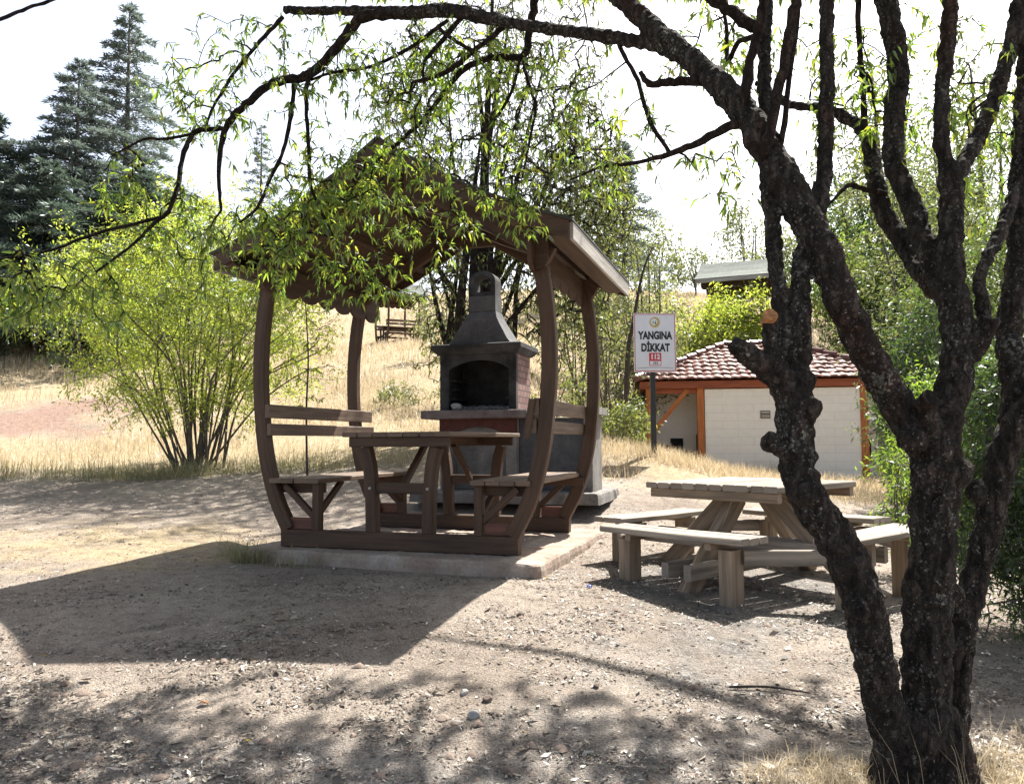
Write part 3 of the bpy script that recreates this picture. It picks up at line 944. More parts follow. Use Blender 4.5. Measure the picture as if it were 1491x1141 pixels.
# ------------------------------------------------------------------ square picnic table with four benches
def make_picnic():
    zg = -.10
    root = empty('picnic_table', (1.87, 6.14, zg), -.85)
    tag(root, 'weathered square wooden picnic table with four fixed benches beside the leaning trunks', 'picnic table')
    h = .565
    m = MB()
    n = 10
    wv = 2 * h / n
    for k in range(n):
        a = -h + k * wv
        dz_ = .006 * RNG.random(); m.box((a + .004 + .003 * RNG.random(), -h - .035 * RNG.random(), .735), (a + wv - .003, h + .03 * RNG.random(), .778 + dz_), .008)
    m.build('table_top', M['grey_wood'], root)
    for y in (-h + .035, 0, h - .035):
        m = MB(); m.box((-h + .02, y - .03, .665), (h - .02, y + .03, .734), .006); m.build('batten', M['tan_wood'], root)
    for k in range(4):
        a = k * math.pi / 2
        c, s = math.cos(a), math.sin(a)
        R = lambda x, y, z: (x * c - y * s, x * s + y * c, z)
        # splayed table leg towards the middle of each side
        m = MB(); m.beam(R(0.0, -.20, .66), R(0.0, -.88, 0.0), .12, .10, R(1, 0, 0)); m.build('table_leg', M['tan_wood'], root)
        # bench
        yb = -.96
        for j in range(3):
            yy = yb - .15 + j * .1025
            m_ = None
        m = MB()
        for j in range(3):
            yy = yb - .155 + j * .105
            e = .58 + .015 * RNG.random()
            z_ = .447 + .007 * RNG.random(); m.sweep([R(-e, yy + .048, z_), R(0, yy + .048, z_ - .004), R(e + .03 * RNG.random(), yy + .048, z_ + .003)], (0, 0, 1), .097, .043, .007)
        seat = m.build('bench_seat', M['grey_wood'], root)
        for sx in (-1, 1):
            m = MB(); m.sweep([R(sx * .43, yb, -.03), R(sx * .43, yb, .385)], R(1, 0, 0), .145, .105, .008); m.build('bench_leg', M['tan_wood'], root)
            m = MB(); m.sweep([R(sx * .43 - .09 * sx, yb - .13, .405), R(sx * .43 - .09 * sx, yb + .17, .405)], R(1, 0, 0), .045, .05, .005); m.build('bench_batten', M['tan_wood'], root)
        # corner tie between neighbouring benches
        m = MB(); m.sweep([R(.50, -.92, .335), R(.92, -.50, .335)], (0, 0, 1), .05, .10, .006); m.build('tie_beam', M['grey_wood'], root)
    for q, (d, z) in enumerate((((1, 0, 0), .30), ((0, 1, 0), .19))):
        for o in (-.095, .095):
            d3 = V(d); n3 = V((d[1], d[0], 0))
            m = MB(); m.sweep([-d3 * .98 + n3 * o + V((0, 0, z)), d3 * .98 + n3 * o + V((0, 0, z))], (0, 0, 1), .06, .11, .007)
            m.build('cross_beam', M['grey_wood'], root)
    return root
make_picnic()

# ------------------------------------------------------------------ warning sign
def text(name, s, size, loc, m_, parent, bold=0.0, sx=1.0):
    cu = bpy.data.curves.new(name, 'FONT')
    cu.body = s
    cu.size = size
    cu.align_x = 'CENTER'; cu.align_y = 'CENTER'
    cu.offset = bold
    cu.extrude = 0.0006
    cu.materials.append(m_)
    tmp = bpy.data.objects.new(name, cu)
    me = bpy.data.meshes.new_from_object(tmp)
    bpy.data.objects.remove(tmp)
    me.materials.clear()
    me.materials.append(m_)
    o = bpy.data.objects.new(name, me)
    COL.objects.link(o)
    o.parent = parent
    o.location = loc
    o.rotation_euler = (math.pi / 2, 0, 0)
    o.scale = (sx, 1, 1)
    return o

def disc(mb, c, r, n=28, r2=None, y=0.0):
    pts = []
    for i in range(n):
        rr = r if (r2 is None or i % 2 == 0) else r2
        a = 2 * math.pi * i / n
        pts.append((c[0] + rr * math.cos(a), y, c[1] + rr * math.sin(a)))
    mb.add(pts, [tuple(range(n))])

def make_sign():
    px, D = 952, 12.0
    x = (px - 745.5) / F * D
    zg = g1(x, D)
    zb, zt = 2.06, 2.975
    root = empty('warning_sign', (x + .035, D, 0), .05)
    tag(root, 'white fire warning sign with thin red border on a black post', 'sign')
    m = MB(); m.box((-.075, .016, zg - .3), (.005, .075, zt - .1), .006); m.build('post', M['black'], root)
    hw = .33
    m = MB(); m.box((-hw, 0, zb), (hw, .015, zt), .003); board = m.build('board', M['signwhite'], root)
    m = MB()
    for lo, hi in (((-hw + .012, zb + .012), (hw - .012, zb + .022)), ((-hw + .012, zt - .022), (hw - .012, zt - .012)),
                   ((-hw + .012, zb + .022), (-hw + .022, zt - .022)), ((hw - .022, zb + .022), (hw - .012, zt - .022))):
        m.add([(lo[0], -.003, lo[1]), (hi[0], -.003, lo[1]), (hi[0], -.003, hi[1]), (lo[0], -.003, hi[1])], [(0, 1, 2, 3)])
    m.build('border', M['signred'], board)
    H = zt - zb
    text('lettering', 'YANGINA', .165, (.005, -.004, zt - H * .385), M['letter'], board, .0075, .70)
    text('lettering', 'DİKKAT', .165, (.005, -.004, zt - H * .592), M['letter'], board, .0075, .72)
    m = MB()
    q = [(-.095, zb + H * .11), (.095, zb + H * .11), (.095, zb + H * .325), (-.095, zb + H * .325)]
    m.add([(a, -.003, b) for a, b in q], [(0, 1, 2, 3)]); m.build('number_panel', M['signred'], board)
    m = MB()
    q = [(-.085, zb + H * .12), (.085, zb + H * .12), (.085, zb + H * .185), (-.085, zb + H * .185)]
    m.add([(a, -.005, b) for a, b in q], [(0, 1, 2, 3)]); m.build('number_strip', M['signwhite'], board)
    text('number', '112', .105, (0, -.006, zb + H * .255), M['signwhite'], board, .005, .95)
    m = MB()
    for a in (-.03, -.005, .022):
        m.add([(a, -.007, zb + H * .135), (a + .016, -.007, zb + H * .135), (a + .016, -.007, zb + H * .17), (a, -.007, zb + H * .17)], [(0, 1, 2, 3)])
    m.build('small_mark', M['signline'], board)
    m = MB()
    xs = np.linspace(-.28, .28, 17)
    for a, b in zip(xs[:-1], xs[1:]):
        za, zb_ = zb + .052 + .018 * math.cos(a * 5), zb + .052 + .018 * math.cos(b * 5)
        m.add([(a, -.003, za), (b, -.003, zb_), (b, -.003, zb_ + .006), (a, -.003, za + .006)], [(0, 1, 2, 3)])
    m.build('wavy_line', M['signline'], board)
    ec = (0, zt - H * .155)
    m = MB(); disc(m, ec, .092, 36, .070, -.003); m.build('emblem_rays', M['signgold'], board)
    m = MB(); disc(m, (ec[0] - .008, ec[1] + .006), .052, 28, None, -.0045); m.build('emblem_disc', M['signwhite'], board)
    m = MB(); m.add([(ec[0] - .005, -.006, ec[1] - .03), (ec[0] + .028, -.006, ec[1] - .03), (ec[0] + .012, -.006, ec[1] + .035)], [(0, 1, 2)])
    m.add([(ec[0] - .038, -.006, ec[1] - .015), (ec[0] - .012, -.006, ec[1] - .015), (ec[0] - .025, -.006, ec[1] + .03)], [(0, 1, 2)])
    m.build('emblem_tree', M['signgreen'], board)
    return root
make_sign()

# ------------------------------------------------------------------ low white building with tiled roof
def tile_mat():
    m, n, b = mat('clay_roof_tile')
    co = coords(n)
    a = noise(n, co, 1.6, 5, 0.6)
    f = noise(n, co, 14, 4, 0.6)
    col = ramp(n, f, [(0.3, (0.11, 0.04, 0.03)), (0.7, (0.21, 0.085, 0.065))])
    col = mix(n, ramp(n, a, [(0.5, 0.0), (0.68, 0.5)]), col, (0.30, 0.23, 0.21))
    n.links.new(col, b.inputs['Base Color'])
    b.inputs['Roughness'].default_value = 0.38
    return m
M['tile'] = tile_mat()

def make_house():
    x0, y0 = 3.33, 19.5
    rz = -.15
    z0 = .08
    root = empty('utility_building', (x0, y0, z0), rz)
    tag(root, 'low white block building with hipped red tile roof and orange corner posts', 'building')
    L, Dp, He = 6.0, 4.4, 2.19
    def bx(name, lo, hi, m_, ch=.008, par=root):
        mb = MB(); mb.box(lo, hi, ch); return mb.build(name, m_, par)
    xa, xb = 1.46, 5.10
    mb = MB()
    def wall(lo, hi):
        (u0, v0, z1), (u1, v1, z2) = lo, hi
        vs = [(u0, v0, z1), (u1, v0, z1), (u1, v1, z1), (u0, v1, z1), (u0, v0, z2), (u1, v0, z2), (u1, v1, z2), (u0, v1, z2)]
        fs = [(0, 1, 5, 4), (1, 2, 6, 5), (2, 3, 7, 6), (3, 0, 4, 7), (4, 5, 6, 7), (3, 2, 1, 0)]
        us = [[(u0, z1), (u1, z1), (u1, z2), (u0, z2)], [(v0, z1), (v1, z1), (v1, z2), (v0, z2)], [(u1, z1), (u0, z1), (u0, z2), (u1, z2)],
              [(v1, z1), (v0, z1), (v0, z2), (v1, z2)], [(0, 0)] * 4, [(0, 0)] * 4]
        mb.add(vs, fs, us)
    wall((xa, .0, -.6), (xb, .16, He - .001))
    mb.build('block_wall', M['block'], root)
    mb = MB()
    wall((.25, 1.10, -.6), (xa + .3, 1.25, He)); wall((xb - .3, 1.10, -.6), (L - .2, 1.25, He))
    wall((xa + .001, .161, -.6), (xa + .15, 1.099, He - .002)); wall((xb - .15, .161, -.6), (xb - .001, 1.099, He - .002))
    wall((.25, 1.2501, -.6), (.4, Dp - .15, He)); wall((L - .35, 1.2501, -.6), (L - .2, Dp - .15, He)); wall((.25, Dp - .149, -.6), (L - .2, Dp, He))
    mb.build('plaster_wall', M['plaster'], root)
    # low dark openings in the recessed walls
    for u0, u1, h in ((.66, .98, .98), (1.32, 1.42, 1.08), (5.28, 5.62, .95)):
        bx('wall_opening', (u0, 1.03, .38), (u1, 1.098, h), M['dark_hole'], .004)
    # posts, fascia, brace
    for u in (.02, xa - .19, xb + .001, L - .14):
        bx('corner_post', (u, -.03, -.6), (u + .17 if u > .1 else u + .14, .13, He + .02), M['orange_wood'], .008)
    mb = MB(); mb.beam((.20, .05, 1.15), (1.05, .05, He + .0), .11, .08, (0, 1, 0)); mb.build('brace', M['orange_wood'], root)
    bx('eave_beam', (-.12, -.10, He + .021), (L + .12, .02, He + .21), M['redbrown_wood'])
    bx('eave_beam', (-.12, .021, He + .021), (.0, Dp + .1, He + .21), M['redbrown_wood'])
    bx('eave_beam', (L, .021, He + .021), (L + .12, Dp + .1, He + .21), M['redbrown_wood'])
    bx('soffit', (.001, .021, He + .12), (L - .001, Dp + .1, He + .15), M['redbrown_wood'])
    bx('ceiling_beam', (.16, .03, He - .10), (xa - .2, .12, He + .019), M['redbrown_wood'])
    pl = bx('wall_plaque', (2.78, -.02, 1.45), (3.01, -.002, 1.64), M['black'], .003)
    bx('plaque_face', (2.795, -.026, 1.565), (2.995, -.021, 1.625), M['fascia'], .001, pl)
    bx('plaque_face', (2.795, -.026, 1.465), (2.995, -.021, 1.545), M['fascia'], .001, pl)
    # hipped roof of wavy tiles: rows step down, waves run across
    ze, rise = He + .215, 1.12
    ov = .24
    X0, X1, Y0, Y1 = -ov, L + ov, -ov, Dp + ov
    run = (Y1 - Y0) / 2
    rows = 9
    mb = MB()
    def slope(o, eu, ev, length):
        """o: eave corner, eu along the eave, ev inward"""
        o, eu, ev = V(o), V(eu), V(ev)
        for r in range(rows):
            v0, v1 = r / rows, (r + 1.12) / rows
            ua, ub = v0 * run, length - v0 * run
            nw = max(2, int((ub - ua) / .045))
            us_ = np.linspace(ua, ub, nw)
            k = len(mb.v)
            vs = []
            for u in us_:
                wv = .028 * abs(math.sin(math.pi * u / .21 + r * 0)) + .010 * random.random() + .012 * math.sin(r * 5.1 + int(u / .21) * 2.3)
                uc0 = u
                uc1 = min(max(u, v1 * run), length - v1 * run) if v1 <= 1 else u
                vs.append(o + eu * uc0 + ev * (v0 * run) + V((0, 0, v0 * rise + wv + .045)))
                vs.append(o + eu * uc1 + ev * (min(1, v1) * run) + V((0, 0, min(1, v1) * rise + wv)))
                vs.append(o + eu * uc0 + ev * (v0 * run + .004) + V((0, 0, v0 * rise + wv * .6 + .012)))
            fs = []
            for i in range(nw - 1):
                fs.append((i * 3, i * 3 + 3, i * 3 + 4, i * 3 + 1))
                fs.append((i * 3 + 2, i * 3 + 5, i * 3 + 3, i * 3))
            mb.add(vs, fs)
    slope((X0, Y0, ze), (1, 0, 0), (0, 1, 0), X1 - X0)
    slope((X1, Y1, ze), (-1, 0, 0), (0, -1, 0), X1 - X0)
    slope((X0, Y1, ze), (0, -1, 0), (1, 0, 0), Y1 - Y0)
    slope((X1, Y0, ze), (0, 1, 0), (-1, 0, 0), Y1 - Y0)
    mb.build('tiled_roof', M['tile'], root)
    mb = MB()
    ap0, ap1 = V((X0 + run, Y0 + run, ze + rise)), V((X1 - run, Y0 + run, ze + rise))
    for c, a in (((X0, Y0), ap0), ((X0, Y1), ap0), ((X1, Y0), ap1), ((X1, Y1), ap1)):
        c3 = V((c[0], c[1], ze + .02))
        nn = 9
        for i in range(nn):
            p0 = c3 + (a - c3) * i / nn; p1 = c3 + (a - c3) * (i + 1.1) / nn
            mb.tube([p0 + V((0, 0, .05)), p1 + V((0, 0, .02))], [.105, .085], 10)
    for i in range(7):
        p0 = ap0 + (ap1 - ap0) * i / 7; p1 = ap0 + (ap1 - ap0) * (i + 1.08) / 7
        mb.tube([p0 + V((0, 0, .04)), p1 + V((0, 0, .02))], [.105, .09], 10)
    mb.build('ridge_tiles', M['tile'], root)
    return root
make_house()

# ------------------------------------------------------------------ vegetation
class Colony:
    """branch skeleton that grows from given limbs towards target points; thin wood gets its radius from what it carries"""
    def __init__(s):
        s.p, s.par, s.r, s.fix = [], [], [], []
        s.chains = []
    def limb(s, pts, rads, start=None):
        ch = []
        prev = -1 if start is None else start
        for p, r in zip(pts, rads):
            s.p.append(V(p)); s.par.append(prev); s.r.append(r); s.fix.append(True)
            prev = len(s.p) - 1
            ch.append(prev)
        return ch
    def grow(s, targets, steps=4, sag=0.05, jit=0.04, rt=0.003, order_from=None, bias=0.0, lift=0.0):
        T = np.asarray(targets, float)
        P = np.array(s.p)
        dmin = np.full(len(T), 1e9)
        idx = np.zeros(len(T), int)
        def relax(newp, base):
            d = np.linalg.norm(T[:, None, :] - newp[None], axis=2) if len(newp) < 60 else None
            if d is None:
                for i in range(0, len(newp), 50):
                    relax(newp[i:i + 50], base + i)
                return
            k = d.argmin(1); dd = d[np.arange(len(T)), k]
            up_ = dd < dmin
            dmin[up_] = dd[up_]; idx[up_] = base + k[up_]
        relax(P, 0)
        todo = np.ones(len(T), bool)
        ends = []
        for _ in range(len(T)):
            i = int(np.argmin(np.where(todo, dmin, 1e9)))
            todo[i] = False
            a = s.p[idx[i]]; b = T[i]
            L = np.linalg.norm(b - a)
            if L < 1e-4: continue
            n = max(2, min(steps, int(L / .06) + 1))
            side = RNG.normal(size=3); side -= np.dot(side, unit(b - a)) * unit(b - a)
            side = unit(side) * L * jit * 2.5
            prev = int(idx[i]); new = []
            chain = [prev]
            for k in range(1, n + 1):
                t = k / n
                q = a + (b - a) * t + (side + V((0, 0, lift * L))) * math.sin(math.pi * t) + RNG.normal(size=3) * L * jit * .35 * (k < n) + V((0, 0, -sag * L * t * t))
                s.p.append(q); s.par.append(prev); s.r.append(rt); s.fix.append(False)
                prev = len(s.p) - 1; new.append(q); chain.append(prev)
            s.chains.append(chain)
            ends.append(chain)
            save = dmin.copy()
            relax(np.array(new), len(s.p) - n)
        return ends
    def radii(s, rt=0.003, power=0.5, rmax=None):
        n = len(s.p)
        cnt = np.zeros(n)
        for ch in s.chains: cnt[ch[-1]] += 1
        for i in range(n - 1, -1, -1):
            j = s.par[i]
            if j >= 0 and not s.fix[i]: cnt[j] += cnt[i]
        for i in range(n):
            if not s.fix[i]:
                s.r[i] = rt * max(1, cnt[i]) ** power
                if rmax: s.r[i] = min(s.r[i], rmax)
    def wood(s, mb, sides=4, taper=True):
        for ch in s.chains:
            pts = [s.p[i] for i in ch]
            r0 = min(s.r[ch[0]] * .9, s.r[ch[1]] * 1.15)
            rr = [r0] + [s.r[i] for i in ch[1:]]
            rr[-1] *= .5
            mb.tube(pts, rr, sides if max(rr) < .012 else sides + 2, False)

def hang_leaves(col, ends, per, L, Wd, spread=0.8, down=0.5, tail=0.7, off=0.0):
    """leaf bases, directions, lengths, widths along the outer part of each twig"""
    P, D, Ls, Ws = [], [], [], []
    for ch in ends:
        pts = np.array([col.p[i] for i in ch])
        seg = pts[1:] - pts[:-1]
        k = per if isinstance(per, int) else int(RNG.integers(per[0], per[1]))
        for _ in range(k):
            t = (1 - tail) + tail * RNG.random() ** .8
            x = t * len(seg); i = min(len(seg) - 1, int(x))
            p = pts[i] + seg[i] * (x - i)
            d = unit(seg[i]) * .6 + RNG.normal(size=3) * spread * .7 + V((0, 0, -down))
            P.append(p + RNG.normal(size=3) * off); D.append(d)
            s_ = RNG.uniform(.45, 1.3)
            Ls.append(L * s_); Ws.append(Wd * s_)
    return np.array(P), np.array(D), np.array(Ls), np.array(Ws)

def clumped(n, centre, rad, nclump, tight=0.28, shell=0.45, zlo=-1.0):
    """targets in an uneven crown: clumps spread through an ellipsoid, denser towards its outside"""
    c = []
    while len(c) < nclump:
        q = RNG.normal(size=3); q = q / np.linalg.norm(q) * (shell + (1 - shell) * RNG.random() ** .6)
        if q[2] > zlo: c.append(q)
    c = np.array(c)
    k = RNG.integers(0, nclump, n)
    return (c[k] + RNG.normal(size=(n, 3)) * tight) * np.asarray(rad) + np.asarray(centre)

# ---- tall loose tree behind the barbecue (many dark stems, drooping twigs)
def stems_tube(mb, P, sides=8, wob=0.06):
    P = np.asarray(P, float)
    rr = P[:, 3] * (1 + wob * RNG.normal(size=len(P)))
    mb.tube([p[:3] for p in P], list(rr), sides, True)

def weeping_tree():
    D = 13.6
    b = at(700, 560, D); zb = g1(b[0], D)
    base = V((b[0] - .1, D, zb - .1))
    root = empty('weeping_tree', (0, 0, 0))
    tag(root, 'tall loose weeping tree with many dark stems behind the barbecue', 'tree')
    col = Colony(); mb = MB()
    tips = [(640, 395, -.2), (615, 330, -.4), (668, 300, .3), (700, 200, .0), (735, 260, -.5), (765, 330, .4), (800, 300, .0), (830, 210, .5),
            (690, 60, .3), (740, 40, -.3), (800, 60, .2), (650, 130, .4), (855, 330, -.2), (770, 120, -.6), (610, 210, .2), (720, -60, 0), (860, 120, .3)]
    for k, (px, py, dd) in enumerate(tips):
        e = at(px, py, D + dd)
        a = base + V((RNG.normal() * .22, RNG.normal() * .18, 0))
        mid1 = a + (e - a) * .33 + V((RNG.normal() * .16 - (e - a)[0] * .16, RNG.normal() * .1, .25))
        mid2 = a + (e - a) * .66 + V((RNG.normal() * .12, RNG.normal() * .1, .15))
        r = .115 if k in (3, 8, 9, 15) else .075
        P = catmull([(*a, r), (*mid1, r * .75), (*mid2, r * .48), (*e, r * .16)], 5)
        stems_tube(mb, P, 8)
        col.limb(P[4:, :3], P[4:, 3])
    T = []
    def region(px, py, rx_, ry_, n, dz=1.2):
        for _ in range(n):
            a, q = RNG.random() * 2 * math.pi, math.sqrt(RNG.random())
            T.append(at(px + rx_ * q * math.cos(a), py + ry_ * q * math.sin(a), D + RNG.normal() * dz * .5))
    region(680, 120, 130, 160, 260); region(800, 170, 100, 160, 300); region(850, 270, 75, 120, 260); region(640, 330, 50, 90, 70); region(600, 150, 60, 130, 90)
    region(760, 330, 110, 80, 150); region(720, 440, 110, 60, 70); region(840, 400, 60, 60, 70); region(640, 230, 60, 110, 70); region(740, -80, 150, 90, 90)
    ends = col.grow(T, 5, sag=.02, jit=.035, rt=.004, lift=.08)
    # hanging whips
    tips_ = [e[-1] for e in ends]
    T2 = []
    for i in tips_:
        for _ in range(8):
            T2.append(col.p[i] + V((RNG.normal() * .13, RNG.normal() * .13, -RNG.uniform(.25, 1.1))))
    n0 = len(col.chains)
    ends2 = col.grow(T2, 4, sag=.05, jit=.018, rt=.0035)
    col.radii(.0040, .36, .022)
    col.wood(mb, 4)
    mb.build('trunk', M['bark_far'], root, True)
    P, Dr, L, W = hang_leaves(col, ends2 + ends, (2, 6), .085, .022, .5, .9, .9)
    leaves('crown', P, Dr, L, W, M['leaf_weep'], root, simple=True)
weeping_tree()

# ---- many-stemmed shrub on the left
def stem_shrub(name, label, base, nst, height, width, ntw, per, leaf, L, W, barkm, lean=(0, 0), seed=0, simple=True, sag=.05, group=None, core=.12, rs=.018, lowleaf=.3, cat='shrub'):
    root = empty(name, (0, 0, 0))
    tag(root, label, cat, group)
    col = Colony(); mb = MB()
    base = V(base)
    for k in range(nst):
        a = RNG.random() * 2 * math.pi; q = RNG.random() ** .6
        top = base + V((math.cos(a) * q * width * .5 + lean[0], math.sin(a) * q * width * .45 + lean[1], height * RNG.uniform(.6, .98) * (1 - .35 * q * q)))
        st = base + V((math.cos(a) * core * RNG.random() * 1.6, math.sin(a) * core * RNG.random(), -.05))
        m1 = st + (top - st) * .38 + V((RNG.normal() * .045 * width, RNG.normal() * .045 * width, height * .10))
        m2 = st + (top - st) * .75 + V((RNG.normal() * .05 * width, RNG.normal() * .05 * width, height * .07))
        r = rs * RNG.uniform(.55, 1.3)
        P = catmull([(*st, r), (*m1, r * .75), (*m2, r * .5), (*top, r * .2)], 4)
        stems_tube(mb, P, 6)
        col.limb(P[3:, :3], P[3:, 3])
    T = clumped(ntw, base + V((lean[0], lean[1], height * .58)), (width * .5, width * .45, height * .44), max(8, ntw // 12), .17, .35, -1)
    keep = T[:, 2] > base[2] + height * lowleaf * (.4 + .6 * RNG.random(len(T)))
    T = T[keep]
    ends = col.grow(T, 4, sag=sag, jit=.035, lift=.05)
    col.radii(.0032, .38, rs * .6)
    col.wood(mb, 4)
    mb.build('trunk', barkm, root, True)
    P, Dr, Ls, Ws = hang_leaves(col, ends, per, L, W, .9, .15, .9, .075)
    leaves('crown', P, Dr, Ls, Ws, leaf, root, simple=simple)
    return root

bb = at(285, 682, 12.0)
stem_shrub('shrub', 'big yellow-green many-stemmed shrub standing left of the brown shelter', (bb[0], 12.0, g1(bb[0], 12.0)), 44, 4.1, 4.0, 1900, (28, 44), M['leaf_bush'], .055, .023, M['greytwig'],
           lean=(-.02, 0), sag=.02, core=.28, rs=.016, lowleaf=.22)

# ---- conifers
def conifer_mesh(H, R, nbr, mats, seed, droop=.12, dens=1.0, trunkbare=.05, flat=.25):
    rr = np.random.default_rng(seed)
    mb = MB()
    mb.tube([(0, 0, -1.5), (0, 0, H * .3), (0.03, 0, H * .65), (0, 0, H)], [H * .016, H * .012, H * .007, .02], 8)
    P, D, L, W = [], [], [], []
    for k in range(nbr):
        t = trunkbare + (1 - trunkbare) * (k + rr.random()) / nbr
        t = min(t, .995)
        z = H * t
        a_ = k * 2.4
        ln = R * (1 - t) ** .8 * rr.uniform(.35, 1.2) * (1 + .25 * math.sin(a_ * 2 + seed)) + .15
        a = k * 2.4 + rr.normal() * .3
        d = np.array([math.cos(a), math.sin(a), 0])
        n = 7
        pts = [np.array([0, 0, z])]
        for j in range(1, n):
            s = j / (n - 1)
            pts.append(np.array([0, 0, z]) + d * ln * s + np.array([0, 0, ln * (.20 * s - (.20 + droop) * s * s)]))
        mb.tube(pts, list(np.linspace(.012 + .012 * ln, .006, n)), 4, False)
        m = int((30 + 90 * ln) * dens)
        sd_ = np.array([-d[1], d[0], 0])
        for _ in range(m):
            s = rr.random() ** .75
            i = min(n - 2, int(s * (n - 1)))
            p = pts[i] + (pts[i + 1] - pts[i]) * (s * (n - 1) - i)
            wid = ln * .30 * (1 - s * .8) + .06
            off = rr.normal() * wid * .55
            p = p + sd_ * off + np.array([0, 0, rr.normal() * .03 - abs(off) * .25])
            P.append(p)
            D.append(d * .7 + sd_ * (np.sign(off) * .7) + rr.normal(size=3) * .35 + np.array([0, 0, flat]))
            L.append(rr.uniform(.18, .42)); W.append(rr.uniform(.035, .075))
    return mb, np.array(P), np.array(D), np.array(L), np.array(W)

def conifer(label, px, py, D, R, nbr, seed, m_, group='conifers on the hillside', **kw):
    tip = at(px, py, D)
    zb = g1(tip[0], D)
    H = tip[2] - zb
    root = empty('conifer', (tip[0], D, zb), seed)
    tag(root, label, 'conifer', group)
    mb, P, Dd, L, W = conifer_mesh(H, R, nbr, None, seed, **kw)
    mb.build('trunk', M['greytwig'], root, True)
    leaves('crown', P, Dd, L, W, m_, root, simple=True)
    return root

conifer('tallest pale conifer with pointed top at the upper left', 189, 8, 38, 5.8, 105, 1, M['needle'], dens=1.35)
conifer('shorter pale conifer with feathery tiers left of the tallest one', 116, 88, 35, 6.4, 95, 2, M['needle'], dens=1.35)
conifer('broad dark conifer cut off by the left edge of the photo', -14, 165, 33, 7.6, 110, 3, M['needle_dark'], dens=1.5)
conifer('low broad dark conifer below the two pale pointed ones', 70, 235, 31, 6.8, 95, 4, M['needle_dark'], dens=1.6)
conifer('low dark conifer under the tallest one beside the shrub', 205, 250, 34, 6.4, 90, 5, M['needle_dark'], dens=1.5)
conifer('small distant thin conifer seen above the left eave of the shelter', 381, 182, 58, 2.6, 70, 6, M['needle'], dens=.8)
conifer('sparse bluish conifer with bare thin trunk right of the weeping tree', 906, 205, 36, 2.6, 70, 7, M['needle'], dens=.75, trunkbare=.2)
conifer('very thin distant conifer behind the weeping tree', 838, 150, 44, 2.4, 60, 8, M['needle'], dens=.7, trunkbare=.15)

# ---- round-crowned trees and shrubs further off
def round_tree(name, label, x, y, H, Wd, ntw, per, leaf, L, W, seed, group, trunkh=.3, barkm=None, cat='tree', nst=4):
    zb = g1(x, y)
    root = empty(name, (0, 0, 0))
    tag(root, label, cat, group)
    col = Colony(); mb = MB()
    base = V((x, y, zb))
    for k in range(nst):
        a = 2 * math.pi * k / nst + RNG.random(); q = RNG.uniform(.25, .8)
        top = base + V((math.cos(a) * q * Wd * .4, math.sin(a) * q * Wd * .4, H * RNG.uniform(.7, .95)))
        fork = base + V((RNG.normal() * .05 * Wd, RNG.normal() * .05 * Wd, H * trunkh))
        r = .017 * H / math.sqrt(nst) * 1.3
        P = catmull([(*(base + V((RNG.normal() * .06, RNG.normal() * .06, -.2))), r * 1.2), (*fork, r), (*(fork + (top - fork) * .5 + V((RNG.normal() * .15, RNG.normal() * .15, .1))), r * .6), (*top, r * .2)], 4)
        stems_tube(mb, P, 6)
        col.limb(P[4:, :3], P[4:, 3])
    zc = trunkh * .55 + (1 - trunkh * .55) / 2
    T = clumped(ntw, base + V((0, 0, H * zc)), (Wd * .5, Wd * .5, H * (1 - trunkh * .55) / 2), max(7, ntw // 14), .2, .4)
    ends = col.grow(T, 4, sag=.03, jit=.035, lift=.04)
    col.radii(.0035 * max(1, H / 6), .38, .008 * H)
    col.wood(mb, 4)
    mb.build('trunk', barkm or M['greytwig'], root, True)
    P, Dr, Ls, Ws = hang_leaves(col, ends, per, L, W, .9, .25, .95, min(.25, L * .9))
    leaves('crown', P, Dr, Ls, Ws, leaf, root, simple=True)
    return root

def px_tree(name, label, px, ytop, D, Wpx, leaf, ntw, per, L, W, seed, group, **kw):
    t = at(px, ytop, D)
    H = max(.5, t[2] - g1(t[0], D))
    return round_tree(name, label, t[0], D, H, Wpx / F * D, ntw, per, leaf, L, W, seed, group, **kw)

G1 = 'trees and bushes on the dry slope'
px_tree('bush', 'grey-green bush on the slope just right of the shelter eave', 930, 335, 21, 130, M['leaf_olive'], 420, (10, 18), .13, .05, 1, G1, cat='bush', trunkh=.15, nst=6)
px_tree('bush', 'small leafy bush on the slope directly above the sign', 1000, 425, 26, 120, M['leaf_bush'], 230, (9, 15), .11, .045, 2, G1, cat='bush', trunkh=.12, nst=7)
px_tree('bush', 'yellow-green bush below the green roofed shelter', 1078, 425, 25.5, 125, M['leaf_bush'], 420, (12, 20), .12, .05, 3, G1, cat='bush', trunkh=.12, nst=6)
px_tree('tree', 'thin airy tree on the skyline above the green shelter roof', 1090, 296, 52, 90, M['leaf_olive'], 200, (9, 15), .26, .11, 4, G1)
px_tree('tree', 'small skyline tree left of the green shelter roof', 1012, 352, 50, 62, M['leaf_olive'], 130, (9, 15), .24, .1, 5, G1)
px_tree('tree', 'leafy tree on the skyline between bluish conifer and sign', 955, 318, 42, 90, M['leaf_olive'], 200, (9, 14), .22, .09, 6, G1)
px_tree('bush', 'pale bush on the slope between far picnic shelter and barbecue', 640, 428, 24, 80, M['leaf_olive'], 130, (7, 12), .13, .045, 7, G1, cat='bush', trunkh=.15, nst=6)
px_tree('bush', 'sparse bush right behind the barbecue counter', 800, 520, 15.5, 100, M['leaf_weep'], 90, (6, 10), .1, .035, 8, G1, cat='bush', trunkh=.15, nst=8)
px_tree('bush', 'low green bush at the foot of the slope behind the side worktop', 905, 590, 13.6, 95, M['leaf_weep'], 130, (9, 15), .09, .03, 9, G1, cat='bush', trunkh=.05, nst=7)
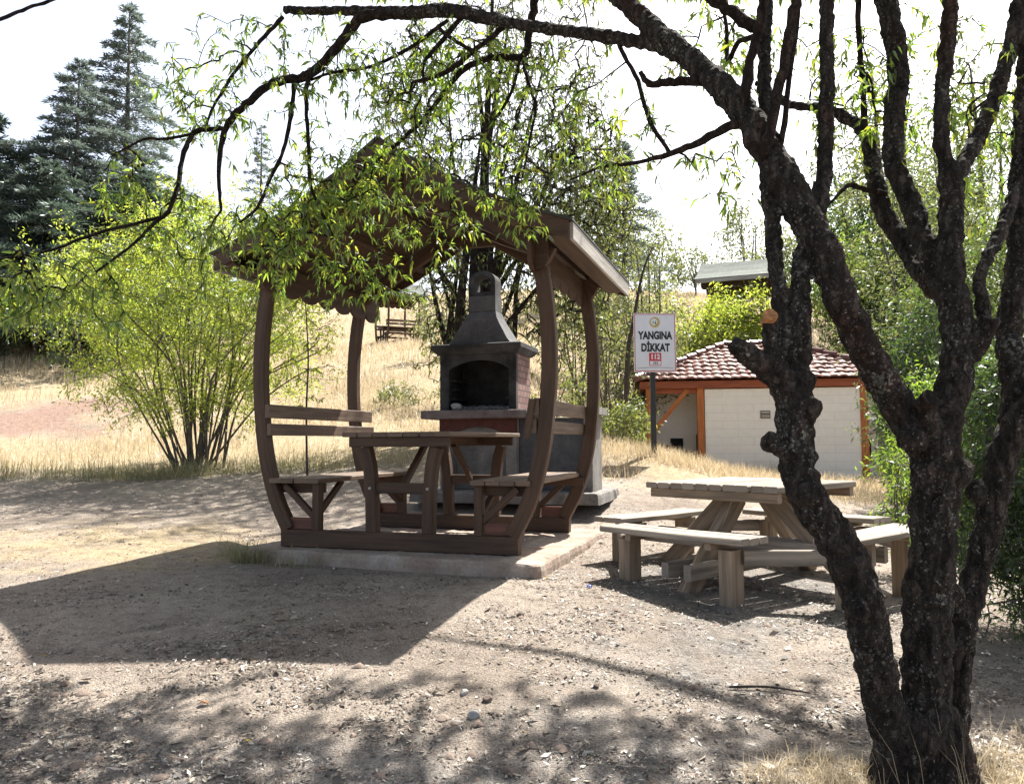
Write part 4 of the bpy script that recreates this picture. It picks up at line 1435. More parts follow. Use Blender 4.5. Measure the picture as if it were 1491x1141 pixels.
px_tree('tree', 'dark tree high on the slope behind the right trunks', 1265, 200, 30, 190, M['leaf_dark'], 700, (14, 22), .22, .09, 10, G1, trunkh=.2)
px_tree('tree', 'dense dark tree behind the right end of the tiled roof', 1335, 330, 24, 150, M['leaf_dark'], 600, (14, 22), .18, .08, 11, G1, trunkh=.15)
px_tree('tree', 'tall mid-green tree at the far right behind the forked trunk', 1440, 60, 22, 250, M['leaf_mid'], 900, (14, 22), .17, .05, 12, G1, trunkh=.2)
px_tree('tree', 'airy grey-green tree high behind the upper right limbs', 1290, 70, 26, 210, M['leaf_olive'], 520, (8, 14), .16, .055, 31, G1, trunkh=.25)
px_tree('bush', 'dark evergreen bush low between the pale conifers and the road', 130, 398, 27, 190, M['leaf_dark'], 240, (12, 20), .2, .09, 13, G1, cat='bush', trunkh=.1)
px_tree('tree', 'dark tree at the left edge behind the dry meadow', 15, 365, 30, 150, M['leaf_dark'], 240, (12, 20), .2, .09, 14, G1, trunkh=.15)
# bright willow-leaved bushes behind the right-hand trunks
px_tree('bush', 'leafy bush half hiding the posts of the green roofed shelter', 1035, 436, 24.6, 130, M['leaf_bush'], 420, (12, 20), .13, .05, 27, G1, cat='bush', trunkh=.1, nst=8)
px_tree('bush', 'bare twiggy bush on the slope between right shelter post and sign', 888, 415, 17.5, 95, M['leaf_weep'], 330, (3, 7), .09, .035, 28, G1, cat='bush', trunkh=.12, nst=9)
px_tree('bush', 'grey twiggy bush behind the left side of the barbecue hood', 668, 455, 17, 90, M['leaf_weep'], 300, (3, 7), .09, .035, 29, G1, cat='bush', trunkh=.12, nst=9)
px_tree('bush', 'twiggy brown-green bush on the slope between the two right shelter posts', 838, 395, 19, 110, M['leaf_weep'], 330, (5, 10), .10, .035, 21, G1, cat='bush', trunkh=.12, nst=8)
px_tree('tree', 'loose grey-green tree standing behind the right eave of the shelter', 872, 255, 24, 130, M['leaf_weep'], 420, (5, 10), .13, .045, 22, G1, trunkh=.25)
px_tree('bush', 'low pale bush on the slope left of the tiled roof', 905, 470, 20, 80, M['leaf_olive'], 170, (6, 12), .10, .04, 23, G1, cat='bush', trunkh=.12, nst=7)
px_tree('tree', 'green tree on the slope behind the tiled roof and the double trunks', 1165, 330, 34, 120, M['leaf_olive'], 330, (12, 18), .2, .08, 24, G1, trunkh=.2)
px_tree('bush', 'small dry bush low on the slope behind the left back rail', 600, 560, 17, 90, M['leaf_olive'], 150, (5, 9), .08, .03, 25, G1, cat='bush', trunkh=.08, nst=8)
G2 = 'bright green bushes behind the right trunks'
px_tree('bush', 'bright yellow-green bush behind the tiled roof and leaning limb', 1270, 335, 26, 190, M['leaf_green'], 900, (16, 26), .17, .05, 15, G2, cat='bush', trunkh=.1, nst=6)
px_tree('bush', 'mid-green bush framed by the two right trunk forks', 1420, 300, 11.5, 190, M['leaf_mid'], 900, (16, 26), .10, .026, 16, G2, cat='bush', trunkh=.08, nst=7)
px_tree('bush', 'tall grey-green bush between the limb fork and the right edge', 1345, 190, 14.5, 230, M['leaf_olive'], 900, (14, 22), .12, .032, 26, G2, cat='bush', trunkh=.15, nst=7)
px_tree('bush', 'dark green bush behind the fork of the middle trunk', 1345, 430, 10.2, 150, M['leaf_dark'], 600, (14, 22), .09, .03, 30, G2, cat='bush', trunkh=.08, nst=7)
px_tree('bush', 'green bush in the gap between the middle and right trunks', 1395, 545, 8.4, 190, M['leaf_green'], 900, (18, 28), .07, .018, 17, G2, cat='bush', trunkh=.05, nst=8)
px_tree('bush', 'dense dark bush at the right edge behind the tree base', 1490, 520, 4.6, 260, M['leaf_dark'], 1300, (18, 28), .05, .014, 18, G2, cat='bush', trunkh=.08, nst=10)
px_tree('bush', 'small feathery green plant beside the right bench of the picnic table', 1315, 650, 6.6, 70, M['leaf_green'], 130, (10, 16), .05, .012, 19, G2, cat='bush', trunkh=.05, nst=7)
# thin young tree and thin trunk
def sapling(label, pts, r, leafn, leaf, D, spread):
    root = empty('sapling', (0, 0, 0)); tag(root, label, 'sapling')
    P = []
    for i, (x, y) in enumerate(pts):
        p = at(x, y, D); P.append((*p, r * (1 - .7 * i / (len(pts) - 1))))
    x0, y0, z0, _ = P[0]
    P[0] = (x0, y0, g1(x0, y0) - .05, r)
    P = catmull(P, 4)
    mb = MB(); stems_tube(mb, P, 6, .03)
    col = Colony(); col.limb(P[3:, :3], P[3:, 3])
    T = [P[RNG.integers(len(P) // 3, len(P))][:3] + RNG.normal(size=3) * spread for _ in range(leafn)]
    e = col.grow(T, 3, sag=.02, jit=.08); col.radii(.003, .5, r); col.wood(mb, 4)
    mb.build('trunk', M['twig'], root, True)
    A, B, Cc, Dd = hang_leaves(col, e, (5, 11), .075, .03, .9, .1, .9)
    leaves('crown', A, B, Cc, Dd, leaf, root, simple=True)
sapling('slim young tree with a dark straight stem seen under the left back rail', [(448, 668), (446, 600), (449, 520), (445, 440), (447, 385)], .017, 60, M['leaf_bush'], 10.8, (.22, .22, .3))
sapling('thin leaning dark trunk on the slope left of the sign', [(908, 575), (914, 520), (922, 470), (935, 400), (950, 360)], .06, 40, M['leaf_olive'], 15.5, (.5, .5, .5))

# far shelters: copies of the near one with all their parts
def copy_tree(o, parent=None):
    c = o.copy(); COL.objects.link(c); c.parent = parent
    for ch in list(o.children):
        copy_tree(ch, c)
    return c
for (px, py, D, rz, lab) in ((578, 507, 41, -1.15, 'distant picnic shelter with dark rails high on the dry slope'),
                             (1080, 524, 27, 1.18, 'distant picnic shelter with grey-green shingle roof above the tiled roof')):
    p = at(px, py, D)
    c = copy_tree(shelter)
    c.location = tuple(float(t) for t in p); c.rotation_euler = (0, 0, rz)
    tag(c, lab, 'shelter', 'picnic shelters')
    s_ = slab.copy(); COL.objects.link(s_); s_.location = c.location; s_.rotation_euler = (0, 0, rz)
    s_.scale = (1, 1, 3)
    s_.location.z -= .2
    tag(s_, lab.replace('picnic shelter with', 'concrete slab under the shelter with'), 'slab', 'concrete slabs')
shelter['group'] = 'picnic shelters'; slab['group'] = 'concrete slabs'

# ------------------------------------------------------------------ the gnarled almond tree in front
def trace(rows):
    """rows: photo x, y, width in photo pixels, distance -> x, y, z, radius"""
    out = []
    for x, y, wpx, D in rows:
        p = at(x, y, D)
        out.append((*p, wpx / F * D * .5 * (.80 if wpx > 20 else 1)))
    return out

LIMBS = {
 'A': [(1322, 1175, 100, 2.95), (1306, 1090, 78, 2.92), (1285, 1010, 68, 2.88), (1268, 935, 68, 2.85), (1255, 872, 70, 2.84), (1228, 800, 72, 2.84), (1188, 745, 68, 2.85), (1163, 690, 66, 2.87), (1157, 640, 66, 2.88), (1157, 595, 68, 2.9), (1160, 545, 60, 2.92)],
 'A1': [(1158, 585, 56, 2.9), (1128, 545, 50, 2.88), (1095, 520, 42, 2.84), (1066, 500, 33, 2.80)],
 'A2': [(1160, 560, 48, 2.92), (1165, 500, 39, 2.95), (1164, 440, 39, 3.0), (1168, 389, 37, 3.05), (1184, 320, 34, 3.15), (1199, 260, 31, 3.25), (1203, 150, 28, 3.35), (1203, 0, 27, 3.45), (1201, -180, 20, 3.6)],
 'A3': [(1150, 560, 40, 2.93), (1140, 500, 32, 2.97), (1133, 420, 29, 3.02), (1125, 330, 29, 3.1), (1117, 262, 27, 3.2), (1113, 130, 25, 3.4), (1115, 0, 24, 3.55), (1122, -150, 18, 3.7)],
 'A4': [(1135, 545, 40, 2.88), (1124, 505, 31, 2.87), (1121, 464, 29, 2.86)],
 'B': [(1350, 1180, 116, 3.0), (1350, 1080, 92, 3.0), (1350, 1000, 84, 3.0), (1350, 907, 82, 3.0), (1356, 812, 78, 3.0), (1362, 732, 80, 3.0), (1363, 676, 86, 3.02), (1352, 628, 84, 3.02)],
 'B1': [(1352, 650, 74, 3.02), (1318, 604, 66, 3.0), (1283, 550, 60, 2.98), (1250, 490, 58, 2.97), (1225, 437, 58, 2.97), (1203, 375, 60, 3.0), (1172, 315, 60, 3.05), (1136, 248, 59, 3.12), (1097, 184, 54, 3.2), (1052, 128, 47, 3.35), (1003, 84, 43, 3.5), (955, 46, 40, 3.65), (925, 18, 37, 3.75), (885, -20, 33, 3.9), (800, -90, 26, 4.2), (690, -170, 18, 4.6)],
 'C': [(985, 78, 34, 3.55), (950, 64, 27, 3.7), (880, 54, 24, 3.9), (800, 42, 22, 4.1), (740, 33, 21, 4.25), (690, 22, 25, 4.35), (650, 15, 27, 4.45), (610, 18, 20, 4.5), (560, 18, 17, 4.6), (500, 16, 14, 4.65), (455, 16, 13, 4.7), (414, 15, 12, 4.75)],
 'B2': [(1362, 660, 76, 3.02), (1378, 595, 64, 3.04), (1392, 540, 58, 3.06), (1397, 490, 56, 3.1), (1388, 440, 54, 3.12), (1383, 370, 45, 3.18), (1386, 290, 42, 3.25), (1386, 245, 40, 3.28)],
 'H1': [(1386, 262, 34, 3.26), (1371, 205, 27, 3.3), (1373, 120, 27, 3.36), (1382, 30, 28, 3.42), (1390, -120, 22, 3.55)],
 'H2': [(1388, 262, 34, 3.26), (1412, 224, 30, 3.3), (1440, 165, 30, 3.38), (1462, 100, 29, 3.45), (1480, 30, 28, 3.5), (1500, -120, 22, 3.6)],
 'G': [(1398, 470, 46, 3.1), (1370, 415, 42, 3.2), (1345, 352, 39, 3.3), (1325, 293, 38, 3.4), (1302, 235, 37, 3.48), (1302, 170, 37, 3.55), (1308, 95, 38, 3.62), (1290, 5, 37, 3.7), (1275, -120, 28, 3.85)],
 'Fb': [(1362, 425, 36, 3.3), (1322, 365, 35, 3.5), (1288, 311, 34, 3.62), (1272, 250, 30, 3.72), (1260, 195, 24, 3.8), (1224, 168, 17, 3.9), (1185, 156, 13, 4.0), (1150, 152, 12, 4.1), (1100, 120, 9, 4.3)],
 'I': [(1378, 1150, 70, 3.06), (1388, 1040, 52, 3.08), (1400, 930, 44, 3.1), (1418, 850, 44, 3.12), (1436, 780, 48, 3.14), (1452, 700, 52, 3.15), (1464, 652, 50, 3.15), (1490, 605, 46, 3.12), (1530, 560, 40, 3.1)],
 'J': [(1466, 650, 46, 3.16), (1480, 590, 46, 3.2), (1474, 530, 46, 3.25), (1470, 470, 44, 3.3), (1482, 390, 38, 3.35), (1482, 300, 36, 3.4), (1488, 200, 33, 3.45), (1494, 80, 30, 3.5), (1500, -60, 25, 3.6)],
 'K': [(1408, 520, 44, 3.08), (1436, 478, 36, 3.05), (1442, 462, 34, 3.04)],
 'K2': [(1440, 478, 26, 3.1), (1427, 430, 24, 3.12), (1430, 392, 22, 3.15), (1462, 328, 20, 3.25), (1478, 270, 16, 3.3)],
 'S1': [(1350, 630, 40, 2.98), (1352, 606, 34, 2.93), (1354, 582, 28, 2.89)],
}
BRANCHES = [
 [(575, 20, 17, 4.58), (530, 25, 17, 4.6), (510, 43, 16, 4.6), (487, 74, 15, 4.6), (456, 105, 14, 4.6), (428, 115, 14, 4.6), (397, 121, 13, 4.58), (358, 152, 11, 4.55), (333, 179, 10, 4.52), (321, 218, 8, 4.5), (319, 265, 6, 4.5), (322, 307, 4, 4.5)],
 [(428, 116, 8, 4.6), (424, 167, 7, 4.62), (413, 218, 6, 4.66), (393, 261, 5.5, 4.7), (374, 303, 4.5, 4.72), (340, 330, 3, 4.75)],
 [(449, 112, 7, 4.6), (446, 156, 6, 4.65), (450, 218, 5.5, 4.7), (453, 272, 5, 4.75), (475, 323, 4.5, 4.8), (489, 352, 3, 4.8)],
 [(326, 188, 8, 4.52), (301, 188, 8, 4.5), (280, 196, 8, 4.45), (266, 228, 7, 4.4), (259, 270, 7, 4.35), (245, 308, 6.5, 4.3), (224, 326, 5.5, 4.25), (196, 354, 4.5, 4.2), (168, 375, 4, 4.15), (140, 396, 3, 4.1)],
 [(232, 317, 5.5, 4.28), (140, 340, 5, 4.15), (84, 361, 4.5, 4.05), (35, 372, 4, 3.95), (-20, 380, 3, 3.9)],
 [(282, 196, 5, 4.46), (242, 202, 4.5, 4.45), (210, 203, 4, 4.4), (168, 224, 3, 4.35)],
 [(412, 25, 7, 4.72), (379, 60, 6, 4.7), (350, 95, 5.5, 4.68), (326, 130, 5, 4.62), (308, 161, 4, 4.55), (300, 186, 3.5, 4.5)],
 [(779, -30, 14, 4.5), (779, 0, 13, 4.5), (771, 40, 12, 4.55), (763, 80, 11, 4.6), (735, 84, 10, 4.65), (709, 86, 9.5, 4.7), (670, 105, 9, 4.75), (631, 156, 7, 4.8), (604, 187, 6, 4.85), (553, 230, 5, 4.9), (518, 257, 4, 4.95)],
 [(734, 38, 9, 4.3), (712, 58, 8, 4.35), (689, 74, 8, 4.4), (665, 95, 8, 4.45), (642, 109, 7, 4.5), (600, 120, 4, 4.55)],
 [(762, 84, 6, 4.6), (765, 105, 5, 4.62), (775, 138, 5, 4.65), (781, 152, 4.5, 4.68), (775, 185, 4, 4.7), (769, 216, 4, 4.72), (760, 260, 3, 4.75)],
 [(758, 84, 5, 4.6), (744, 136, 4.5, 4.62), (718, 178, 4, 4.66), (700, 203, 3, 4.7)],
 [(672, 26, 8, 4.42), (642, 62, 7, 4.5), (617, 93, 5.5, 4.55), (617, 122, 4, 4.6)],
 [(652, 30, 6, 4.45), (596, 70, 5.5, 4.55), (541, 97, 5, 4.62), (487, 105, 4.5, 4.65), (452, 117, 4, 4.62)],
 [(638, 40, 6, 4.45), (660, 58, 6, 4.42), (689, 74, 6, 4.4)],
 [(1092, 176, 16, 3.2), (1060, 184, 14, 3.25), (1015, 209, 11, 3.45), (976, 224, 9, 3.6), (921, 238, 6, 3.8), (880, 242, 4.5, 3.95), (830, 262, 3, 4.1)],
 [(900, 58, 8, 3.85), (905, 74, 7, 3.85), (929, 119, 7, 3.8), (946, 176, 7, 3.72), (976, 224, 7, 3.6)],
 [(1040, 118, 16, 3.4), (1005, 118, 15, 3.45), (975, 120, 13, 3.45), (946, 122, 10, 3.4), (932, 104, 7, 3.38)],
 [(1098, 40, 20, 3.45), (1062, 14, 22, 3.5), (1036, -4, 22, 3.55), (980, -50, 18, 3.7), (900, -140, 13, 4.0)],
 [(1083, 160, 15, 3.2), (1087, 125, 15, 3.2), (1100, 60, 14, 3.22), (1113, 0, 14, 3.2), (1130, -120, 11, 3.2)],
 [(1112, 232, 17, 3.1), (1118, 205, 17, 3.08), (1135, 120, 16, 3.1), (1150, 50, 16, 3.08), (1160, -10, 16, 3.08), (1178, -140, 12, 3.1)],
 [(1128, 232, 10, 3.1), (1140, 195, 9, 3.12), (1150, 110, 8, 3.18), (1160, 30, 8, 3.22), (1165, -60, 7, 3.25)],
 [(1258, 192, 11, 3.8), (1256, 120, 9, 3.82), (1250, 40, 9, 3.85), (1252, -40, 8, 3.9)],
 [(1290, 282, 9, 3.62), (1260, 276, 8, 3.6), (1236, 270, 7, 3.58), (1216, 288, 5, 3.55), (1196, 310, 3, 3.5)],
 [(1110, 50, 9, 3.4), (1075, 62, 8, 3.6), (1060, 90, 7, 3.7), (1058, 40, 6, 3.8), (1050, 0, 6, 3.9)],
 [(-60, 40, 7, 3.6), (0, 28, 6, 3.7), (40, 12, 5, 3.75), (82, -2, 5, 3.8), (140, -30, 5, 3.9)],
 # overhead limbs, above the picture, that shade the ground in front
 [(885, -20, 26, 3.9), (700, -200, 24, 4.6), (420, -300, 20, 5.2), (100, -330, 15, 5.6), (-250, -300, 8, 5.8)],
 [(1001, -90, 24, 4.2), (820, -260, 20, 5.2), (560, -330, 15, 6.0), (260, -330, 9, 6.5)],
 [(1201, -180, 20, 3.6), (1120, -380, 16, 4.4), (980, -450, 12, 5.2), (800, -420, 8, 5.8)],
 [(1390, -120, 22, 3.55), (1350, -320, 18, 4.6), (1250, -360, 14, 5.6), (1120, -330, 8, 6.2)],
 [(1390, -120, 22, 3.55), (1400, -170, 20, 5.0), (1356, -90, 17, 6.3), (1240, -55, 14, 6.9), (1118, -35, 9, 7.4), (1000, -40, 5, 7.8)],
 [(1500, -60, 24, 3.6), (1520, -260, 20, 4.6), (1480, -330, 14, 5.8), (1400, -300, 9, 6.8)],
]

def almond_tree():
    root = empty('almond_tree', (1.62, 3.0, g1(1.62, 3.0)), 0)
    tag(root, 'gnarled dark multi-stemmed almond tree with lichen and drooping leafy branches in front', 'tree')
    base = V(root.location)
    col = Colony()
    mb = MB()
    for k, rows in LIMBS.items():
        P = catmull(trace(rows), 6)
        n = len(P)
        rad = P[:, 3] * (1 + .035 * RNG.normal(size=n))
        pts = P[:, :3] + RNG.normal(size=(n, 3)) * rad[:, None] * .06
        pts[0], pts[-1] = P[0, :3], P[-1, :3]
        mb.tube(list(pts - base), list(rad), 16, True)
        col.limb(P[1:, :3], P[1:, 3] * .5)
    # burls and knots
    for x, y, D, r in ((1130, 655, 2.84, .05), (1182, 720, 2.8, .06), (1252, 880, 2.78, .06), (1395, 690, 2.99, .085), (1330, 640, 2.95, .07), (1170, 600, 2.85, .055), (1320, 1090, 2.9, .11), (1375, 1100, 3.0, .10),
                       (1100, 200, 3.16, .06), (1425, 720, 3.12, .06), (1390, 880, 3.02, .06)):
        p = at(x, y, D) - base
        for q in range(3):
            r = r * .82; c = p + RNG.normal(size=3) * r * .35
            mb.tube([c + V((0, 0, -r)), c + V((0, 0, -r * .5)), c, c + V((0, 0, r * .5)), c + V((0, 0, r))], [r * .2, r * .75, r * .9, r * .75, r * .2], 10, True)
    # root flare
    for a in np.linspace(0, 2 * math.pi, 9)[:-1]:
        d = V((math.cos(a), math.sin(a) * .8, 0))
        c = at(1345, 1100, 3.0) - base
        mb.tube([c + d * .05 + V((0, 0, .16)), c + d * .11 + V((0, 0, .0)), c + d * .19 + V((0, 0, -.14))], [.08, .075, .04], 10, True)
    tr = mb.build('trunk', M['bark'], root, True)
    rm = tr.modifiers.new('join', 'REMESH'); rm.mode = 'VOXEL'; rm.voxel_size = .0085; rm.use_smooth_shade = True
    sm = tr.modifiers.new('soften', 'SMOOTH'); sm.factor = .5; sm.iterations = 7
    tx = bpy.data.textures.new('bark_lumps', 'CLOUDS'); tx.noise_scale = .035; tx.noise_depth = 5
    dp = tr.modifiers.new('lumps', 'DISPLACE'); dp.texture = tx; dp.strength = .026; dp.mid_level = .5
    # cut faces
    def cut(x, y, D, rpx, nrm):
        c = at(x, y, D) - base; n_ = unit(nrm); r = rpx / F * D
        u = unit(np.cross(n_, V((0, .2, 1)))); v = np.cross(n_, u)
        m = MB()
        pts = [c + n_ * .012]
        for i in range(22):
            a = 2 * math.pi * i / 22; rr = r * (1 + .06 * math.sin(3 * a) + .03 * RNG.normal())
            pts.append(c + u * math.cos(a) * rr + v * math.sin(a) * rr + n_ * .010)
        for i in range(22):
            a = 2 * math.pi * i / 22
            pts.append(c + u * math.cos(a) * r * .9 + v * math.sin(a) * r * .9 - n_ * .05)
        fs = [(0, 1 + i, 1 + (i + 1) % 22) for i in range(22)] + [(1 + i, 23 + i, 23 + (i + 1) % 22, 1 + (i + 1) % 22) for i in range(22)]
        m.add(pts, fs)
        return m
    cut(1121, 460, 2.835, 10.5, (-.05, -.86, .45)).build('cut_end', M['cutwood'], root)['label'] = 'pale orange sawn stub end'
    cut(1353, 580, 2.865, 12.5, (.1, -.85, .45)).build('cut_end', M['bark_branch'], root)
    # thinner branches
    mb = MB()
    for rows in BRANCHES:
        P = catmull(trace(rows), 5)
        n = len(P)
        P[1:-1, :3] += RNG.normal(size=(n - 2, 3)) * P[1:-1, 3:] * .14
        rad = P[:, 3] * (1 + .06 * RNG.normal(size=n))
        mb.tube(list(P[:, :3] - base), list(rad), 8, True)
        col.limb(P[1:, :3], P[1:, 3])
    # leaf-bearing twigs: (x, y, half width, half height, distance from, to, how many)
    REG = [(535, 280, 150, 75, 4.6, 5.2, 56), (480, 240, 110, 75, 4.6, 5.1, 50), (425, 355, 80, 45, 4.6, 5.0, 48), (540, 385, 60, 28, 4.7, 5.0, 26),
           (700, 280, 90, 50, 4.6, 5.1, 15), (765, 280, 40, 38, 4.6, 4.9, 7), (700, 160, 170, 100, 4.4, 5.1, 80), (45, 395, 85, 35, 3.7, 4.0, 44), (200, 275, 60, 65, 4.2, 4.5, 30),
           (300, 110, 65, 95, 4.4, 4.8, 42), (270, 330, 85, 55, 4.2, 4.6, 40), (430, 65, 140, 55, 4.4, 4.9, 50), (590, 110, 140, 65, 4.4, 5.0, 55), (880, 150, 80, 110, 3.8, 4.4, 30),
           (545, 215, 62, 34, 4.7, 5.1, 30), (470, 255, 62, 42, 4.7, 5.1, 32), (392, 312, 58, 40, 4.7, 5.0, 30),
           (1050, 230, 60, 50, 3.6, 3.9, 10), (1350, 90, 150, 90, 3.3, 4.6, 60), (1040, 60, 60, 50, 3.5, 4.4, 18), (1140, 60, 110, 70, 3.4, 4.6, 24), (1240, 150, 70, 60, 3.6, 4.4, 24), (1450, 230, 60, 100, 3.5, 4.4, 16), (150, 400, 50, 45, 4.0, 4.3, 14),
           (610, 315, 80, 45, 4.7, 5.1, 11), (700, 60, 140, 50, 4.3, 5.0, 34)]
    T = []
    for x, y, a, b, d0, d1, n in REG:
        for _ in range(n):
            t, q = RNG.random() * 2 * math.pi, math.sqrt(RNG.random())
            T.append(at(x + a * q * math.cos(t), y + b * q * math.sin(t), RNG.uniform(d0, d1)))
    ends = col.grow(T, 6, sag=.08, jit=.028, lift=.06)
    # hanging shoots from the twig ends
    T2 = []
    for e in ends:
        for _ in range(RNG.integers(1, 4)):
            i = e[RNG.integers(len(e) // 2, len(e))]
            T2.append(col.p[i] + V((RNG.normal() * .09, RNG.normal() * .09, -RNG.uniform(.04, .22))))
    ends2 = col.grow(T2, 4, sag=.12, jit=.06)
    T3 = []
    for _ in range(420):
        T3.append(at(RNG.uniform(520, 1450), RNG.uniform(-300, -45), RNG.uniform(4.5, 6.6)))
    for _ in range(260):
        T3.append(at(RNG.uniform(450, 1330), RNG.uniform(-95, -10), RNG.uniform(4.9, 6.4)))
    for _ in range(230):
        T3.append(at(RNG.uniform(420, 1380), RNG.uniform(-70, -6), RNG.uniform(5.9, 7.0)))
    for _ in range(420):  # unseen canopy added above and behind the viewer to block sky light
        T3.append(V((RNG.uniform(-1.2, 3.8), RNG.uniform(-1.5, 4.3), RNG.uniform(3.6, 5.0))))
    ends3 = col.grow(T3, 5, sag=.08, jit=.05)
    col.radii(.0015, .38, .007)
    col.p = [p - base for p in col.p]
    col.wood(mb, 5)
    mb.build('branches', M['bark_branch'], root, True)
    sets = [hang_leaves(col, ends, (3, 8), .054, .0125, .8, .35, .75), hang_leaves(col, ends2, (4, 10), .054, .0125, .75, .5, 1.0), hang_leaves(col, ends3, (16, 30), .085, .022, .9, .3, 1.0)]
    P, D, L, W = [np.concatenate([s_[i] for s_ in sets]) for i in range(4)]
    leaves('crown', P, D, L, W, M['leaf_near'], root)
    return root
almond_tree()

# ------------------------------------------------------------------ grass, litter, stones
def blades(name, X, Y, h, wd, m_, lean=.35, per=1, kind='stuff'):
    n = len(X)
    Z = gz(X, Y)
    P = np.stack([X, Y, Z - .02], 1)
    a = RNG.random(n) * 2 * math.pi
    l = np.abs(RNG.normal(size=n)) * lean
    D = np.stack([np.cos(a) * l, np.sin(a) * l, np.ones(n)], 1)
    D /= np.linalg.norm(D, axis=1, keepdims=True)
    b = RNG.random(n) * 2 * math.pi
    S = np.stack([np.cos(b), np.sin(b), np.zeros(n)], 1)
    hh = np.asarray(h).reshape(-1, 1) * np.ones((n, 1)); ww = np.asarray(wd).reshape(-1, 1) * np.ones((n, 1))
    mid = P + D * hh * .55
    tip = P + D * hh + np.stack([np.cos(a), np.sin(a), -.35 * np.ones(n)], 1) * hh * l[:, None] * .6
    A = np.stack([P - S * ww * .5, P + S * ww * .5, mid + S * ww * .36, tip, mid - S * ww * .36], 1)
    i = (np.arange(n) * 5)[:, None]
    o = raw_mesh(name, A.reshape(-1, 3), i + np.array([[0, 1, 2, 4]]), m_, None, i + np.array([[4, 2, 3]]))
    if kind: tag(o, kind=kind)
    return o

def sample(n, fn):
    """points kept with the chance fn(x, y)"""
    xs, ys = [], []
    k = 0
    while k < n:
        X, Y = fn[0](n)
        keep = RNG.random(len(X)) < fn[1](X, Y)
        xs.append(X[keep]); ys.append(Y[keep]); k += keep.sum()
    return np.concatenate(xs)[:n], np.concatenate(ys)[:n]

def hillpts(n):
    D = 11.2 * (70 / 11.2) ** (RNG.random(n))
    px = RNG.uniform(-120, 1560, n)
    return (px - 745) / F * D, D
def notroad(X, Y):
    c = cover(X, Y)
    inside = (X > 3.2) & (X < 10) & (Y > 19) & (Y < 24.5)
    pat = .45 + .5 * np.sin(X * .9 + 2 * np.sin(Y * .5)) * np.sin(Y * 1.1 + X * .4)
    return np.clip(c[:, 0] * 1.3 - .15, 0, 1) * (1 - np.clip(c[:, 1] * 1.6, 0, 1)) * (~inside) * pat
X, Y = sample(80000, (hillpts, notroad))
sc_ = np.clip(Y / 14, .8, 4)
tag(blades('dry_hill_grass', X, Y, RNG.uniform(.10, .34, len(X)) * np.clip(sc_, .8, 1.6), .010 * sc_, M['dry'], .45), 'tall dry straw-coloured grass covering the slope', 'grass')
def ellipse(cx, cy, a, b):
    def f(n):
        t = RNG.random(n) * 2 * math.pi; q = np.sqrt(RNG.random(n))
        return cx + a * q * np.cos(t), cy + b * q * np.sin(t)
    return f
def patch(n, cx, cy, a, b): return ellipse(cx, cy, a, b)(n)
def many(lst):
    r = [patch(*p) for p in lst]
    return np.concatenate([q[0] for q in r]), np.concatenate([q[1] for q in r])
def P2(px, py, D): 
    p = at(px, py, D); return p[0], D
X, Y = many([(1500, -6.8, 11.4, 2.4, .45), (1100, -4.4, 11.5, 2.0, .35), (500, -2.6, 11.6, 1.6, .5), (700, -9.0, 11.0, 2.0, .6)])
tag(blades('green_fringe_grass', X, Y, RNG.uniform(.10, .38, len(X)), .008, M['greengrass'], .5), 'grey-green tufty grass along the foot of the slope', 'grass')
X, Y = many([(900, 2.2, 12.0, 1.3, .5), (700, 3.2, 11.8, 1.3, .5), (500, 1.2, 10.9, .6, .5), (500, 4.6, 11.5, .9, .9), (500, 5.6, 9.8, .8, .8)])
blades('dry_verge_grass', X, Y, RNG.uniform(.06, .30, len(X)), .007, M['dry'], .5)
X, Y = many([(300, -2.2, 6.62, .16, .12), (220, -2.4, 6.95, .22, .2), (60, -1.75, 6.40, .25, .07)])
blades('slab_grass', X, Y, RNG.uniform(.06, .24, len(X)), .006, M['greengrass'], .45)
X, Y = many([(1600, 1.15, 3.02, .30, .16), (700, 1.45, 2.92, .22, .12), (1300, 1.98, 3.05, .26, .22), (400, 2.25, 3.2, .25, .25)])
blades('dry_tree_grass', X, Y, RNG.uniform(.03, .13, len(X)), .0035, M['dry'], 1.1)
X, Y = many([(70, 1.9, 2.98, .3, .15), (60, 1.5, 2.86, .2, .08)])
blades('grass_stalks', X, Y, RNG.uniform(.15, .42, len(X)), .003, M['dry'], .45)

